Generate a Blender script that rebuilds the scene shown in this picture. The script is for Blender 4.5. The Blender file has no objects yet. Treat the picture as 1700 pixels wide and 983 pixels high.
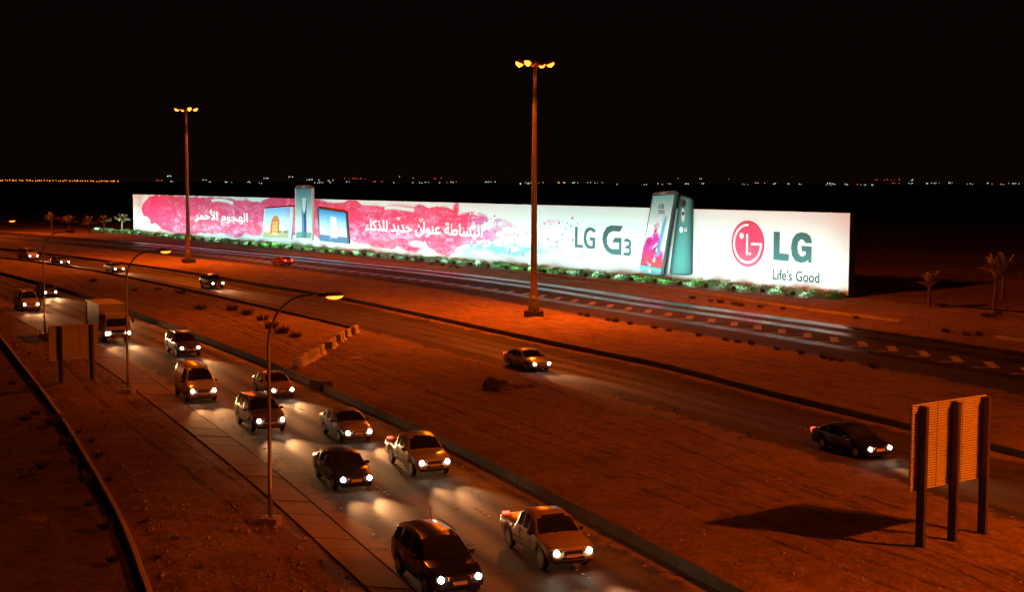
import bpy, bmesh, math, random
import numpy as np
from mathutils import Vector, Matrix, geometry
random.seed(7)
S = bpy.context.scene
C = S.collection
R = math.radians
PI = math.pi

# ------------------------------------------------------------------ camera, world, exposure
F_PX, HZ, CAM_H = 2300.0, 301.5, 14.0
pitch = math.atan((491.5 - HZ) / F_PX)
roll = 0.0033
Fw = Vector((0, math.cos(pitch), -math.sin(pitch)))
R0 = Vector((1, 0, 0)); U0 = Vector((0, math.sin(pitch), math.cos(pitch)))
Rt = R0 * math.cos(roll) + U0 * math.sin(roll)
Up = U0 * math.cos(roll) - R0 * math.sin(roll)
cam_d = bpy.data.cameras.new('camera')
cam = bpy.data.objects.new('camera', cam_d)
C.objects.link(cam)
cam.matrix_world = Matrix(((Rt.x, Up.x, -Fw.x, 0), (Rt.y, Up.y, -Fw.y, 0), (Rt.z, Up.z, -Fw.z, CAM_H), (0, 0, 0, 1)))
cam_d.sensor_width = 36
cam_d.lens = F_PX / 1700 * 36
cam_d.clip_start = 0.5
cam_d.clip_end = 20000
S.camera = cam

w = bpy.data.worlds.new('World'); S.world = w; w.use_nodes = True
nt = w.node_tree
bg = nt.nodes['Background']
tc = nt.nodes.new('ShaderNodeTexCoord'); sx = nt.nodes.new('ShaderNodeSeparateXYZ')
rp = nt.nodes.new('ShaderNodeValToRGB')
nt.links.new(tc.outputs['Generated'], sx.inputs[0]); nt.links.new(sx.outputs['Z'], rp.inputs[0])
rp.color_ramp.elements[0].position = 0.0; rp.color_ramp.elements[0].color = (0.0030, 0.0013, 0.0008, 1)
rp.color_ramp.elements[1].position = 0.35; rp.color_ramp.elements[1].color = (0.0011, 0.0007, 0.0007, 1)
nt.links.new(rp.outputs[0], bg.inputs[0]); bg.inputs[1].default_value = 1.0

vs = S.view_settings
vs.view_transform = 'Standard'; vs.look = 'None'; vs.exposure = 0; vs.gamma = 1; vs.use_curve_mapping = False
cy = S.cycles
cy.use_denoising = True
cy.max_bounces = 5; cy.diffuse_bounces = 2; cy.glossy_bounces = 3
cy.sample_clamp_indirect = 4.0
cy.use_light_tree = True

SODIUM = (1.0, 0.130, 0.003)
HALIDE = (0.62, 1.0, 0.95)

# ------------------------------------------------------------------ survey helpers: photo point -> ground / billboard metres
def ray(px, py):
    return (Fw + Rt * ((px - 850) / F_PX) + Up * ((491.5 - py) / F_PX))
def G(px, py, z=0.0):
    d = ray(px, py); t = (z - CAM_H) / d.z
    return Vector((d.x * t, d.y * t, z))

# ------------------------------------------------------------------ materials
MATS = {}
def mat(name, col=(.5, .5, .5), rough=.6, metal=0.0, emit=None, es=0.0, noise=None, spec=.5, bump=None, coat=0.0, trans=0.0):
    """noise = (scale, amount, second colour);  bump = (scale, strength)"""
    m = bpy.data.materials.new(name); m.use_nodes = True
    n = m.node_tree; b = n.nodes['Principled BSDF']
    b.inputs['Base Color'].default_value = (*col, 1); b.inputs['Roughness'].default_value = rough
    b.inputs['Metallic'].default_value = metal; b.inputs['Specular IOR Level'].default_value = spec
    b.inputs['Coat Weight'].default_value = coat
    if emit:
        b.inputs['Emission Color'].default_value = (*emit, 1); b.inputs['Emission Strength'].default_value = es
    t = n.nodes.new('ShaderNodeTexCoord')
    if noise:
        a = n.nodes.new('ShaderNodeTexNoise'); a.inputs['Scale'].default_value = noise[0]; a.inputs['Detail'].default_value = 6
        n.links.new(t.outputs['Object'], a.inputs['Vector'])
        r = n.nodes.new('ShaderNodeValToRGB'); r.color_ramp.elements[0].position = .35; r.color_ramp.elements[1].position = .68
        n.links.new(a.outputs[0], r.inputs[0])
        x = n.nodes.new('ShaderNodeMix'); x.data_type = 'RGBA'
        x.inputs[6].default_value = (*col, 1); x.inputs[7].default_value = (*noise[2], 1)
        mu = n.nodes.new('ShaderNodeMath'); mu.operation = 'MULTIPLY'; mu.inputs[1].default_value = noise[1]
        n.links.new(r.outputs[0], mu.inputs[0]); n.links.new(mu.outputs[0], x.inputs[0]); n.links.new(x.outputs[2], b.inputs['Base Color'])
    if bump:
        a = n.nodes.new('ShaderNodeTexNoise'); a.inputs['Scale'].default_value = bump[0]; a.inputs['Detail'].default_value = 5
        n.links.new(t.outputs['Object'], a.inputs['Vector'])
        bp = n.nodes.new('ShaderNodeBump'); bp.inputs['Strength'].default_value = bump[1]; bp.inputs['Distance'].default_value = .05
        n.links.new(a.outputs[0], bp.inputs['Height']); n.links.new(bp.outputs[0], b.inputs['Normal'])
    MATS[name] = m
    return m

def sand_mat(name, c1, c2, c3, streak=1.0):
    """desert sand: UVs are metres along / across the strip; wheel ruts run along it"""
    m = bpy.data.materials.new(name); m.use_nodes = True
    n = m.node_tree; b = n.nodes['Principled BSDF']; L = n.links.new
    b.inputs['Roughness'].default_value = .95; b.inputs['Specular IOR Level'].default_value = .15
    g = n.nodes.new('ShaderNodeNewGeometry'); uv = n.nodes.new('ShaderNodeUVMap')
    def noise(vec, scale, det=6, dist=0.0, rough=.55):
        a = n.nodes.new('ShaderNodeTexNoise'); a.inputs['Scale'].default_value = scale; a.inputs['Detail'].default_value = det
        a.inputs['Distortion'].default_value = dist; a.inputs['Roughness'].default_value = rough
        L(vec, a.inputs['Vector']); return a.outputs[0]
    mp = n.nodes.new('ShaderNodeMapping'); mp.inputs['Scale'].default_value = (.07, .75, 1)
    L(uv.outputs[0], mp.inputs[0])
    mp2 = n.nodes.new('ShaderNodeMapping'); mp2.inputs['Scale'].default_value = (.02, 1.3, 1); mp2.inputs['Rotation'].default_value = (0, 0, .035)
    L(uv.outputs[0], mp2.inputs[0])
    big = noise(g.outputs['Position'], .06, 6, .6); mid = noise(g.outputs['Position'], .45, 8, .8)
    fine = noise(g.outputs['Position'], 3.2, 10, .4, .7); rut = noise(mp.outputs[0], 1.0, 8, .9, .65); rut2 = noise(mp2.outputs[0], 1.0, 5, .15, .7)
    def ramp(sock, a, b_):
        r = n.nodes.new('ShaderNodeMapRange'); r.inputs[1].default_value = a; r.inputs[2].default_value = b_
        L(sock, r.inputs[0]); return r.outputs[0]
    def mix(f, a, b_):
        x = n.nodes.new('ShaderNodeMix'); x.data_type = 'RGBA'
        L(f, x.inputs[0])
        for s, v in ((6, a), (7, b_)):
            if isinstance(v, tuple): x.inputs[s].default_value = (*v, 1)
            else: L(v, x.inputs[s])
        return x.outputs[2]
    def mul(a, k):
        x = n.nodes.new('ShaderNodeMath'); x.operation = 'MULTIPLY'; L(a, x.inputs[0])
        if isinstance(k, float): x.inputs[1].default_value = k
        else: L(k, x.inputs[1])
        return x.outputs[0]
    def add(a, b_):
        x = n.nodes.new('ShaderNodeMath'); x.operation = 'ADD'; L(a, x.inputs[0]); L(b_, x.inputs[1]); return x.outputs[0]
    c = mix(ramp(big, .35, .65), c1, c2)
    sp = n.nodes.new('ShaderNodeSeparateXYZ'); L(uv.outputs[0], sp.inputs[0])
    def op(kind, a, b_=None, c_=None):
        x = n.nodes.new('ShaderNodeMath'); x.operation = kind
        for q, v in enumerate((a, b_, c_)):
            if v is None: continue
            if isinstance(v, (int, float)): x.inputs[q].default_value = v
            else: L(v, x.inputs[q])
        return x.outputs[0]
    track = None
    for v0, amp, k, ph in ((5.0, 1.6, .045, 0.4), (9.5, 3.0, .028, 2.0), (15.0, 4.0, .021, 4.1), (7.0, 4.5, .034, 5.2)):
        cen = op('ADD', op('MULTIPLY', op('SINE', op('ADD', op('MULTIPLY', sp.outputs[0], k), ph)), amp), v0)
        d = op('ABSOLUTE', op('SUBTRACT', op('ABSOLUTE', op('SUBTRACT', sp.outputs[1], cen)), .78))
        r_ = n.nodes.new('ShaderNodeMapRange'); r_.interpolation_type = 'SMOOTHSTEP'; r_.inputs[1].default_value = .10; r_.inputs[2].default_value = .24; r_.inputs[3].default_value = 1; r_.inputs[4].default_value = 0
        L(d, r_.inputs[0]); track = r_.outputs[0] if track is None else op('MAXIMUM', track, r_.outputs[0])
    track = mul(track, ramp(mid, .38, .60))
    c = mix(mul(ramp(rut, .47, .68), .45 * streak), c, c3)
    c = mix(mul(ramp(mul(rut2, ramp(big, .3, .6)), .40, .60), .5 * streak), c, tuple(x * 1.15 for x in c2))
    patch = noise(g.outputs['Position'], 1.3, 7, 1.2, .65)
    c = mix(mul(ramp(patch, .50, .64), .65), c, tuple(x * .8 for x in c3))
    c = mix(mul(ramp(fine, .46, .70), .75), c, c3)
    c = mix(mul(ramp(mid, .48, .70), .6), c, c3)
    c = mix(mul(track, .6), c, tuple(x * .75 for x in c3))
    L(c, b.inputs['Base Color'])
    h = add(mul(track, -.30), add(mul(fine, .5), add(mul(mid, .7), mul(rut, .25 * streak))))
    bp = n.nodes.new('ShaderNodeBump'); bp.inputs['Strength'].default_value = 1.0; bp.inputs['Distance'].default_value = .6
    L(h, bp.inputs['Height']); L(bp.outputs[0], b.inputs['Normal'])
    MATS[name] = m; return m

def asphalt_mat(name, col, dust, bands, rough=(.62, .30), amount=.5):
    """asphalt with dusty shoulders; bands = metres across at which the wheel paths are worn smooth"""
    m = bpy.data.materials.new(name); m.use_nodes = True
    n = m.node_tree; b = n.nodes['Principled BSDF']; L = n.links.new
    uv = n.nodes.new('ShaderNodeUVMap'); sp = n.nodes.new('ShaderNodeSeparateXYZ'); L(uv.outputs[0], sp.inputs[0])
    g = n.nodes.new('ShaderNodeNewGeometry')
    def noise(vec, scale, det=6, rough_=.55):
        a = n.nodes.new('ShaderNodeTexNoise'); a.inputs['Scale'].default_value = scale; a.inputs['Detail'].default_value = det
        a.inputs['Roughness'].default_value = rough_
        L(vec, a.inputs['Vector']); return a.outputs[0]
    mp = n.nodes.new('ShaderNodeMapping'); mp.inputs['Scale'].default_value = (.02, 1.1, 1); L(uv.outputs[0], mp.inputs[0])
    st = noise(mp.outputs[0], 1.0, 6, .6); fine = noise(g.outputs['Position'], 14.0, 6, .8); mid = noise(g.outputs['Position'], .22, 6)
    total = None
    for (c0, wd, k) in bands:
        s = n.nodes.new('ShaderNodeMath'); s.operation = 'SUBTRACT'; L(sp.outputs['Y'], s.inputs[0]); s.inputs[1].default_value = c0
        a = n.nodes.new('ShaderNodeMath'); a.operation = 'ABSOLUTE'; L(s.outputs[0], a.inputs[0])
        r = n.nodes.new('ShaderNodeMapRange'); r.interpolation_type = 'SMOOTHSTEP'
        r.inputs[1].default_value = wd * .25; r.inputs[2].default_value = wd; r.inputs[3].default_value = k; r.inputs[4].default_value = 0
        L(a.outputs[0], r.inputs[0])
        if total is None: total = r.outputs[0]
        else:
            x = n.nodes.new('ShaderNodeMath'); x.operation = 'MAXIMUM'; L(total, x.inputs[0]); L(r.outputs[0], x.inputs[1]); total = x.outputs[0]
    def mrange(sock, a, b_, c_, d_):
        r = n.nodes.new('ShaderNodeMapRange'); r.inputs[1].default_value = a; r.inputs[2].default_value = b_
        r.inputs[3].default_value = c_; r.inputs[4].default_value = d_; L(sock, r.inputs[0]); return r.outputs[0]
    x = n.nodes.new('ShaderNodeMix'); x.data_type = 'RGBA'; x.inputs[6].default_value = (*col, 1); x.inputs[7].default_value = (*dust, 1)
    k = n.nodes.new('ShaderNodeMath'); k.operation = 'MULTIPLY'; L(mrange(st, .38, .66, 0, 1), k.inputs[0]); k.inputs[1].default_value = amount
    L(k.outputs[0], x.inputs[0])
    y = n.nodes.new('ShaderNodeMix'); y.data_type = 'RGBA'; L(x.outputs[2], y.inputs[6]); y.inputs[7].default_value = (*[v * .6 for v in col], 1)
    L(mrange(fine, .45, .75, 0, .6), y.inputs[0])
    z = n.nodes.new('ShaderNodeMix'); z.data_type = 'RGBA'; L(y.outputs[2], z.inputs[6]); z.inputs[7].default_value = (*[v * .75 for v in col], 1)
    f = n.nodes.new('ShaderNodeMath'); f.operation = 'MULTIPLY'; L(total, f.inputs[0]); f.inputs[1].default_value = .7; L(f.outputs[0], z.inputs[0])
    eu = n.nodes.new('ShaderNodeUVMap'); eu.uv_map = 'edge'; uv.uv_map = 'UVMap'; es_ = n.nodes.new('ShaderNodeSeparateXYZ'); L(eu.outputs[0], es_.inputs[0])
    drift = noise(g.outputs['Position'], .5, 7, .65)
    ad2 = n.nodes.new('ShaderNodeMath'); ad2.operation = 'MULTIPLY_ADD'; L(drift, ad2.inputs[0]); ad2.inputs[1].default_value = 3.4; ad2.inputs[2].default_value = -.75
    dm = n.nodes.new('ShaderNodeMath'); dm.operation = 'SUBTRACT'; L(ad2.outputs[0], dm.inputs[0]); L(es_.outputs[0], dm.inputs[1])
    zz = n.nodes.new('ShaderNodeMix'); zz.data_type = 'RGBA'; L(z.outputs[2], zz.inputs[6]); zz.inputs[7].default_value = (.30, .2, .12, 1); L(mrange(dm.outputs[0], -.15, .35, 0, .8), zz.inputs[0])
    vo = n.nodes.new('ShaderNodeTexVoronoi'); vo.feature = 'DISTANCE_TO_EDGE'; vo.inputs['Scale'].default_value = .16
    wp = n.nodes.new('ShaderNodeTexNoise'); wp.inputs['Scale'].default_value = .8; wp.inputs['Detail'].default_value = 5; L(g.outputs['Position'], wp.inputs['Vector'])
    vm = n.nodes.new('ShaderNodeVectorMath'); vm.operation = 'MULTIPLY_ADD'; L(wp.outputs['Color'], vm.inputs[0]); vm.inputs[1].default_value = (2.2, 2.2, 0); L(g.outputs['Position'], vm.inputs[2]); L(vm.outputs[0], vo.inputs['Vector'])
    cr = n.nodes.new('ShaderNodeMix'); cr.data_type = 'RGBA'; L(zz.outputs[2], cr.inputs[6]); cr.inputs[7].default_value = (.012, .010, .009, 1)
    L(mrange(vo.outputs['Distance'], .006, .016, .75, 0), cr.inputs[0])
    L(cr.outputs[2], b.inputs['Base Color'])
    ro = n.nodes.new('ShaderNodeMapRange'); ro.inputs[3].default_value = rough[0]; ro.inputs[4].default_value = rough[1]; L(total, ro.inputs[0])
    ad = n.nodes.new('ShaderNodeMath'); ad.operation = 'ADD'; L(ro.outputs[0], ad.inputs[0]); L(mrange(mid, .3, .7, -.05, .06), ad.inputs[1])
    L(ad.outputs[0], b.inputs['Roughness'])
    si = n.nodes.new('ShaderNodeMapRange'); si.inputs[3].default_value = .12; si.inputs[4].default_value = .5; L(total, si.inputs[0]); L(si.outputs[0], b.inputs['Specular IOR Level'])
    bp = n.nodes.new('ShaderNodeBump'); bp.inputs['Strength'].default_value = .25; bp.inputs['Distance'].default_value = .01
    L(fine, bp.inputs['Height']); L(bp.outputs[0], b.inputs['Normal'])
    MATS[name] = m; return m

def print_mat(name, rough=.5):
    m = bpy.data.materials.new(name); m.use_nodes = True
    n = m.node_tree; b = n.nodes['Principled BSDF']; b.inputs['Roughness'].default_value = rough
    b.inputs['Specular IOR Level'].default_value = .2
    a = n.nodes.new('ShaderNodeVertexColor'); a.layer_name = 'print'
    n.links.new(a.outputs[0], b.inputs['Base Color']); MATS[name] = m; return m

SAND = sand_mat('desert_sand', (.34, .22, .13), (.46, .31, .19), (.20, .125, .07))
SAND_D = sand_mat('rough_desert_sand', (.26, .165, .10), (.36, .24, .145), (.13, .08, .045), .5)
DESERT = sand_mat('open_desert', (.15, .10, .065), (.2, .135, .085), (.08, .055, .035), .2)
CONC = mat('weathered_concrete', (.40, .35, .29), .85, noise=(1.3, .7, (.24, .20, .16)), bump=(6, .4))
CONC_D = mat('dirty_concrete', (.13, .105, .085), .9, noise=(.9, .7, (.075, .06, .05)), bump=(6, .4))
SLAB = mat('concrete_slab', (.27, .2, .145), .9, noise=(.5, .6, (.19, .14, .1)), bump=(5, .3))
BLOCK = mat('painted_concrete', (.74, .70, .55), .8, noise=(2.0, .5, (.52, .46, .34)), bump=(5, .4))
STEEL = mat('galvanised_steel', (.42, .41, .39), .42, .75, noise=(3.0, .5, (.30, .29, .28)))
DARKST = mat('dark_painted_steel', (.12, .10, .085), .6, .1, noise=(3, .5, (.06, .05, .045)))
SLATM = mat('aluminium_slat', (.80, .78, .72), .5, .1, noise=(1.5, .4, (.66, .63, .58)))
BLACK = mat('black_housing', (.02, .02, .02), .5)
RUBBER = mat('tyre_rubber', (.02, .02, .02), .85)
ALLOY = mat('wheel_alloy', (.4, .4, .41), .3, .8)
GLASS = mat('dark_car_glass', (.02, .022, .024), .10, spec=.9, noise=(1.1, .8, (.05, .045, .04)))
CHROME = mat('grille_trim', (.12, .12, .12), .3, .7)
PLATE = mat('number_plate', (.7, .7, .68), .5)
BODY = {k: mat('car_paint_' + k, v, .28, coat=.6) for k, v in dict(white=(.55, .55, .53), silver=(.28, .29, .30), black=(.02, .02, .022),
        beige=(.45, .36, .24), red=(.35, .03, .02), grey=(.14, .145, .15), blue=(.04, .07, .16), green=(.05, .10, .07)).items()}
CARGO = mat('cargo_box_paint', (.72, .72, .70), .45, noise=(.8, .4, (.6, .58, .55)))
HEADL = mat('headlamp_lens', (.9, .9, .9), .2, emit=(1.0, .84, .62), es=40)
FOGL = mat('amber_lamp_lens', (.9, .6, .1), .2, emit=(1.0, .42, .06), es=22)
FOGL2 = mat('indicator_lens', (.7, .3, .05), .25)
TAILL = mat('tail_lamp_lens', (.5, .02, .02), .3, emit=(1.0, .03, .015), es=14)
LAMP_ON = mat('lit_sodium_lens', (.9, .7, .4), .3, emit=(1.0, .115, .012), es=8)
MAST_ON = mat('lit_floodlight_lens', (.9, .7, .4), .3, emit=(1.0, .115, .012), es=9)
LAMP_OFF = mat('unlit_lens', (.45, .42, .36), .3)
HAL_ON = mat('lit_halide_lens', (.9, .9, .9), .3, emit=HALIDE, es=12)
BARK = mat('palm_bark', (.14, .10, .065), .95, noise=(4, .8, (.07, .05, .03)), bump=(9, .9))
FROND = mat('palm_frond', (.26, .26, .11), .6, noise=(1.2, .6, (.34, .30, .14)))
LEAF_G = mat('green_leaf', (.07, .24, .035), .6, noise=(2.5, .7, (.14, .32, .07)))
LEAF_P = mat('grey_green_leaf', (.13, .24, .10), .7, noise=(2.5, .7, (.20, .30, .15)))
LEAF_D = mat('dry_scrub_twig', (.09, .065, .035), .9, noise=(3, .6, (.14, .10, .055)))
GRASSM = mat('dry_grass_blade', (.26, .2, .12), .8, noise=(3, .6, (.18, .16, .08)))
GROUNDL = mat('watered_soil', (.2, .15, .1), .95, noise=(1.2, .7, (.12, .13, .07)), bump=(3, .5))
STUD = mat('ceramic_road_stud', (.72, .68, .6), .4, noise=(.8, .5, (.5, .45, .38)))
TEAL = mat('teal_vinyl', (.02, .135, .135), .5, noise=(.12, .8, (.04, .085, .095)))
TEAL_D = mat('deep_teal_vinyl', (.03, .12, .12), .5, noise=(.15, .7, (.035, .16, .155)))
WHITEV = mat('white_vinyl', (.85, .85, .85), .5)
LOGOM = mat('logo_pink', (.70, .03, .11), .45, noise=(.25, .7, (.66, .14, .22)))
LOGORIM = mat('logo_rim', (.42, .02, .075), .45)
BOARDBK = mat('billboard_frame', (.035, .035, .035), .6, noise=(.5, .4, (.02, .02, .02)))
PRINT = print_mat('billboard_print')
DEVICE = mat('device_edge', (.025, .065, .065), .4, noise=(.6, .5, (.05, .10, .10)))
DEVICEW = mat('device_edge_pale', (.55, .62, .62), .4)
LIGHTS_FAR = {'orange': mat('far_lamp_orange', (.5, .3, .1), .5, emit=(1, .22, .03), es=2.6), 'white': mat('far_lamp_white', (.8, .8, .8), .5, emit=(.80, 1, .92), es=1.0),
              'amber': mat('far_lamp_amber', (.8, .5, .1), .5, emit=(1, .62, .18), es=1.0), 'red': mat('far_lamp_red', (.8, .1, .1), .5, emit=(1, .11, .02), es=.9)}

# ------------------------------------------------------------------ object helpers
class MB:
    def __init__(s): s.v = []; s.f = []
    def add(s, vs, fs):
        k = len(s.v); s.v += [tuple(v) for v in vs]; s.f += [tuple(i + k for i in f) for f in fs]; return s
    def box(s, c, d, rz=0.0, M=None):
        x, y, z = d[0] / 2, d[1] / 2, d[2] / 2
        vs = [Vector((a, b, e)) for e in (-z, z) for a, b in ((-x, -y), (x, -y), (x, y), (-x, y))]
        if M is None: M = Matrix.Translation(c) @ Matrix.Rotation(rz, 4, 'Z')
        else: M = Matrix.Translation(c) @ M
        return s.add([M @ v for v in vs], [(3, 2, 1, 0), (4, 5, 6, 7), (0, 1, 5, 4), (1, 2, 6, 5), (2, 3, 7, 6), (3, 0, 4, 7)])
    def tube(s, pts, rad, n=8, cap=True):
        pts = [Vector(p) for p in pts]
        rs = rad if isinstance(rad, (list, tuple)) else [rad] * len(pts)
        rings = []
        for i, p in enumerate(pts):
            t = (pts[min(i + 1, len(pts) - 1)] - pts[max(i - 1, 0)]).normalized()
            a = Vector((0, 0, 1)) if abs(t.z) < .9 else Vector((1, 0, 0))
            u = t.cross(a).normalized(); v = t.cross(u).normalized()
            rings.append([p + (u * math.cos(2 * PI * k / n) + v * math.sin(2 * PI * k / n)) * rs[i] for k in range(n)])
        vs = [q for r in rings for q in r]; fs = []
        for i in range(len(pts) - 1):
            for k in range(n):
                a, b = i * n + k, i * n + (k + 1) % n
                fs.append((a, a + n, b + n, b))
        if cap: fs.append(tuple(range(n))); fs.append(tuple(range((len(pts) - 1) * n, len(pts) * n))[::-1])
        return s.add(vs, fs)
    def prism(s, prof, M, length):
        """profile polygon (x,z) extruded along y by length, centred, then M"""
        n = len(prof)
        vs = [M @ Vector((p[0], -length / 2, p[1])) for p in prof] + [M @ Vector((p[0], length / 2, p[1])) for p in prof]
        fs = [tuple(range(n)), tuple(range(n, 2 * n))[::-1]] + [((i + 1) % n, i, i + n, (i + 1) % n + n) for i in range(n)]
        return s.add(vs, fs)
    def mesh(s, name, smooth=False):
        m = bpy.data.meshes.new(name); m.from_pydata(s.v, [], s.f)
        if smooth: m.polygons.foreach_set('use_smooth', [True] * len(m.polygons))
        m.update(); return m
    def build(s, name, material, parent=None, smooth=False, loc=None):
        me = s.mesh(name, smooth); me.materials.append(material)
        return link(name, me, parent, loc)
def link(name, me, parent=None, loc=None):
    o = bpy.data.objects.new(name, me); C.objects.link(o)
    if parent is not None: o.parent = parent
    if loc is not None: o.location = loc
    return o
def tag(o, label=None, cat=None, group=None, kind=None):
    if label: o['label'] = label
    if cat: o['category'] = cat
    if group: o['group'] = group
    if kind: o['kind'] = kind
    return o
def empty(name, loc, rz=0.0, **k):
    o = bpy.data.objects.new(name, None); C.objects.link(o); o.location = loc; o.rotation_euler = (0, 0, rz); o.empty_display_size = .2
    return tag(o, **k)
def copy_tree(o, parent=None):
    c = o.copy(); C.objects.link(c); c.parent = parent
    for ch in list(o.children): copy_tree(ch, c)
    return c
def spot(name, parent, loc, aim, power, col, size=150, blend=1.0, radius=.25):
    l = bpy.data.lights.new(name, 'SPOT'); l.energy = power; l.color = col; l.spot_size = R(size); l.spot_blend = blend; l.shadow_soft_size = radius
    o = bpy.data.objects.new(name, l); C.objects.link(o); o.parent = parent; o.location = loc
    o.rotation_euler = (Vector(aim) - Vector(loc)).to_track_quat('-Z', 'Y').to_euler()
    return o

# ------------------------------------------------------------------ strips of ground between surveyed edge lines
def edge(pts, lo=4.0, hi=1500.0):
    w_ = sorted(((G(*p).y, G(*p).x) for p in pts))
    for _ in range(3):
        q = [w_[0]]
        for a, b in zip(w_, w_[1:]):
            q += [(a[0] * .75 + b[0] * .25, a[1] * .75 + b[1] * .25), (a[0] * .25 + b[0] * .75, a[1] * .25 + b[1] * .75)]
        w_ = q + [w_[-1]]
    ys = [p[0] for p in w_]; xs = [p[1] for p in w_]
    def slope(i, j): return (xs[j] - xs[i]) / (ys[j] - ys[i])
    n = len(w_); s0 = slope(0, max(2, n // 5)); s1 = slope(n - 1 - max(2, n // 5), n - 1)
    ys = [lo] + ys + [hi]; xs = [xs[0] - s0 * (ys[1] - lo)] + xs + [xs[-1] + s1 * (hi - ys[-2])]
    ys, xs = np.array(ys), np.array(xs)
    return lambda y: float(np.interp(y, ys, xs))
LINES = dict(
    wall_l=[(245, 983), (222, 915), (200, 862), (160, 790), (100, 690), (40, 612), (0, 560)],
    slab_l=[(612, 983), (425, 807), (265, 680), (188, 621), (153, 598), (70, 552), (0, 516)],
    near_l=[(693, 983), (425, 754), (319, 680), (265, 637), (216, 603), (165, 575), (90, 540), (0, 500)],
    near_r=[(1192, 983), (1096, 930), (973, 866), (850, 801), (733, 739), (616, 687), (525, 646), (425, 600), (216, 522), (130, 491), (0, 456)],
    mid_l=[(1700, 879), (1460, 800), (1275, 745), (1158, 706), (1062, 680), (972, 650), (850, 618), (679, 572), (580, 545), (425, 508), (212, 461), (138, 448), (74, 438), (0, 429)],
    mid_r=[(1700, 763), (1503, 714), (1275, 659), (1104, 612), (972, 586), (850, 560), (679, 522), (542, 493), (425, 475), (321, 456), (210, 440), (100, 426), (0, 415)],
    far_l=[(1700, 662), (1500, 621), (1275, 579), (1104, 548), (1003, 531), (850, 505), (720, 480), (560, 457), (425, 441), (321, 429), (222, 419), (99, 406), (0, 397)],
    far_r=[(1700, 583), (1500, 553), (1275, 521), (1104, 496), (850, 462), (679, 443), (570, 432), (425, 416), (222, 402), (99, 392), (0, 385)],
    studs=[(1700, 617), (1644, 608), (1480, 581), (1214, 539), (1106, 523), (926, 497), (850, 486), (540, 447), (420, 431), (321, 420), (215, 409), (99, 399), (0, 392)],
)
E_ = {k: edge(v) for k, v in LINES.items()}

def fbm(x, y, oct=5, seed=0, gain=.5):
    rng = np.random.RandomState(seed); out = np.zeros_like(x, dtype=float); amp, tot = 1.0, 0
    for o in range(oct):
        t = rng.rand(64, 64)
        xi = np.floor(x).astype(int); yi = np.floor(y).astype(int); fx = x - xi; fy = y - yi
        fx = fx * fx * (3 - 2 * fx); fy = fy * fy * (3 - 2 * fy)
        a = t[xi % 64, yi % 64]; b = t[(xi + 1) % 64, yi % 64]; c = t[xi % 64, (yi + 1) % 64]; d = t[(xi + 1) % 64, (yi + 1) % 64]
        out += amp * ((a * (1 - fx) + b * fx) * (1 - fy) + (c * (1 - fx) + d * fx) * fy); tot += amp
        amp *= gain; x = x * 2.03 + 13.7; y = y * 2.03 + 7.1
    return out / tot

def strip(name, fa, fb, y0, y1, m, z=0.0, n_across=2, relief=0.0, step=1.5, grow=1.0, zf=None, seed=1, fade=1.2):
    ys = [y0]; d = step
    while ys[-1] < y1:
        ys.append(ys[-1] + max(step, step * (ys[-1] / 90.0) ** grow))
    ys = np.array(ys); t = np.linspace(0, 1, n_across)
    xa = np.array([fa(y) for y in ys]); xb = np.array([fb(y) for y in ys])
    X = xa[:, None] * (1 - t) + xb[:, None] * t; Y = np.repeat(ys[:, None], n_across, 1); Z = np.full_like(X, z)
    Wd = (xb - xa)[:, None]
    if relief:
        e = np.minimum(t, 1 - t)[None, :] * np.abs(Wd)
        k = np.clip(e / fade, 0, 1)
        r = fbm(X * .16, Y * .16, 5, seed) * .6 + fbm(X * .9, Y * .9, 3, seed + 3) * .25 + (fbm(X * .45, Y * .12, 4, seed + 9) - .5) * .5
        Z = Z + k * relief * r
    if zf is not None: Z = Z + zf(X, Y)
    # metres along and across for the material
    dx = np.gradient(xa, ys); cosr = 1 / np.sqrt(1 + dx ** 2)
    s = np.concatenate([[0], np.cumsum(np.hypot(np.diff(xa), np.diff(ys)))])
    U = np.repeat(s[:, None], n_across, 1); V = (X - xa[:, None]) * cosr[:, None]
    nr, nc = X.shape
    verts = np.stack([X, Y, Z], -1).reshape(-1, 3)
    idx = np.arange(nr * nc).reshape(nr, nc)
    f = np.stack([idx[:-1, :-1], idx[:-1, 1:], idx[1:, 1:], idx[1:, :-1]], -1).reshape(-1, 4)
    me = bpy.data.meshes.new(name); me.from_pydata(verts.tolist(), [], f.tolist())
    Ed = np.repeat(np.minimum(t, 1 - t)[None, :], len(ys), 0) * np.abs(Wd)
    uvl = me.uv_layers.new(name='UVMap'); uv = np.stack([U.ravel(), V.ravel()], -1)[f.ravel()]
    uvl.data.foreach_set('uv', uv.ravel().astype(np.float32))
    u2 = me.uv_layers.new(name='edge'); e2 = np.stack([Ed.ravel(), Ed.ravel()], -1)[f.ravel()]; u2.data.foreach_set('uv', e2.ravel().astype(np.float32))
    if relief: me.polygons.foreach_set('use_smooth', [True] * len(me.polygons))
    me.materials.append(m); me.update()
    o = link(name, me); tag(o, kind='structure'); return o

# ---- base ground to the horizon
mb = MB(); mb.add([(-9000, -300, -.12), (9000, -300, -.12), (9000, 12000, -.12), (-9000, 12000, -.12)], [(0, 1, 2, 3)])
o = mb.build('ground', DESERT); tag(o, kind='structure')

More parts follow.
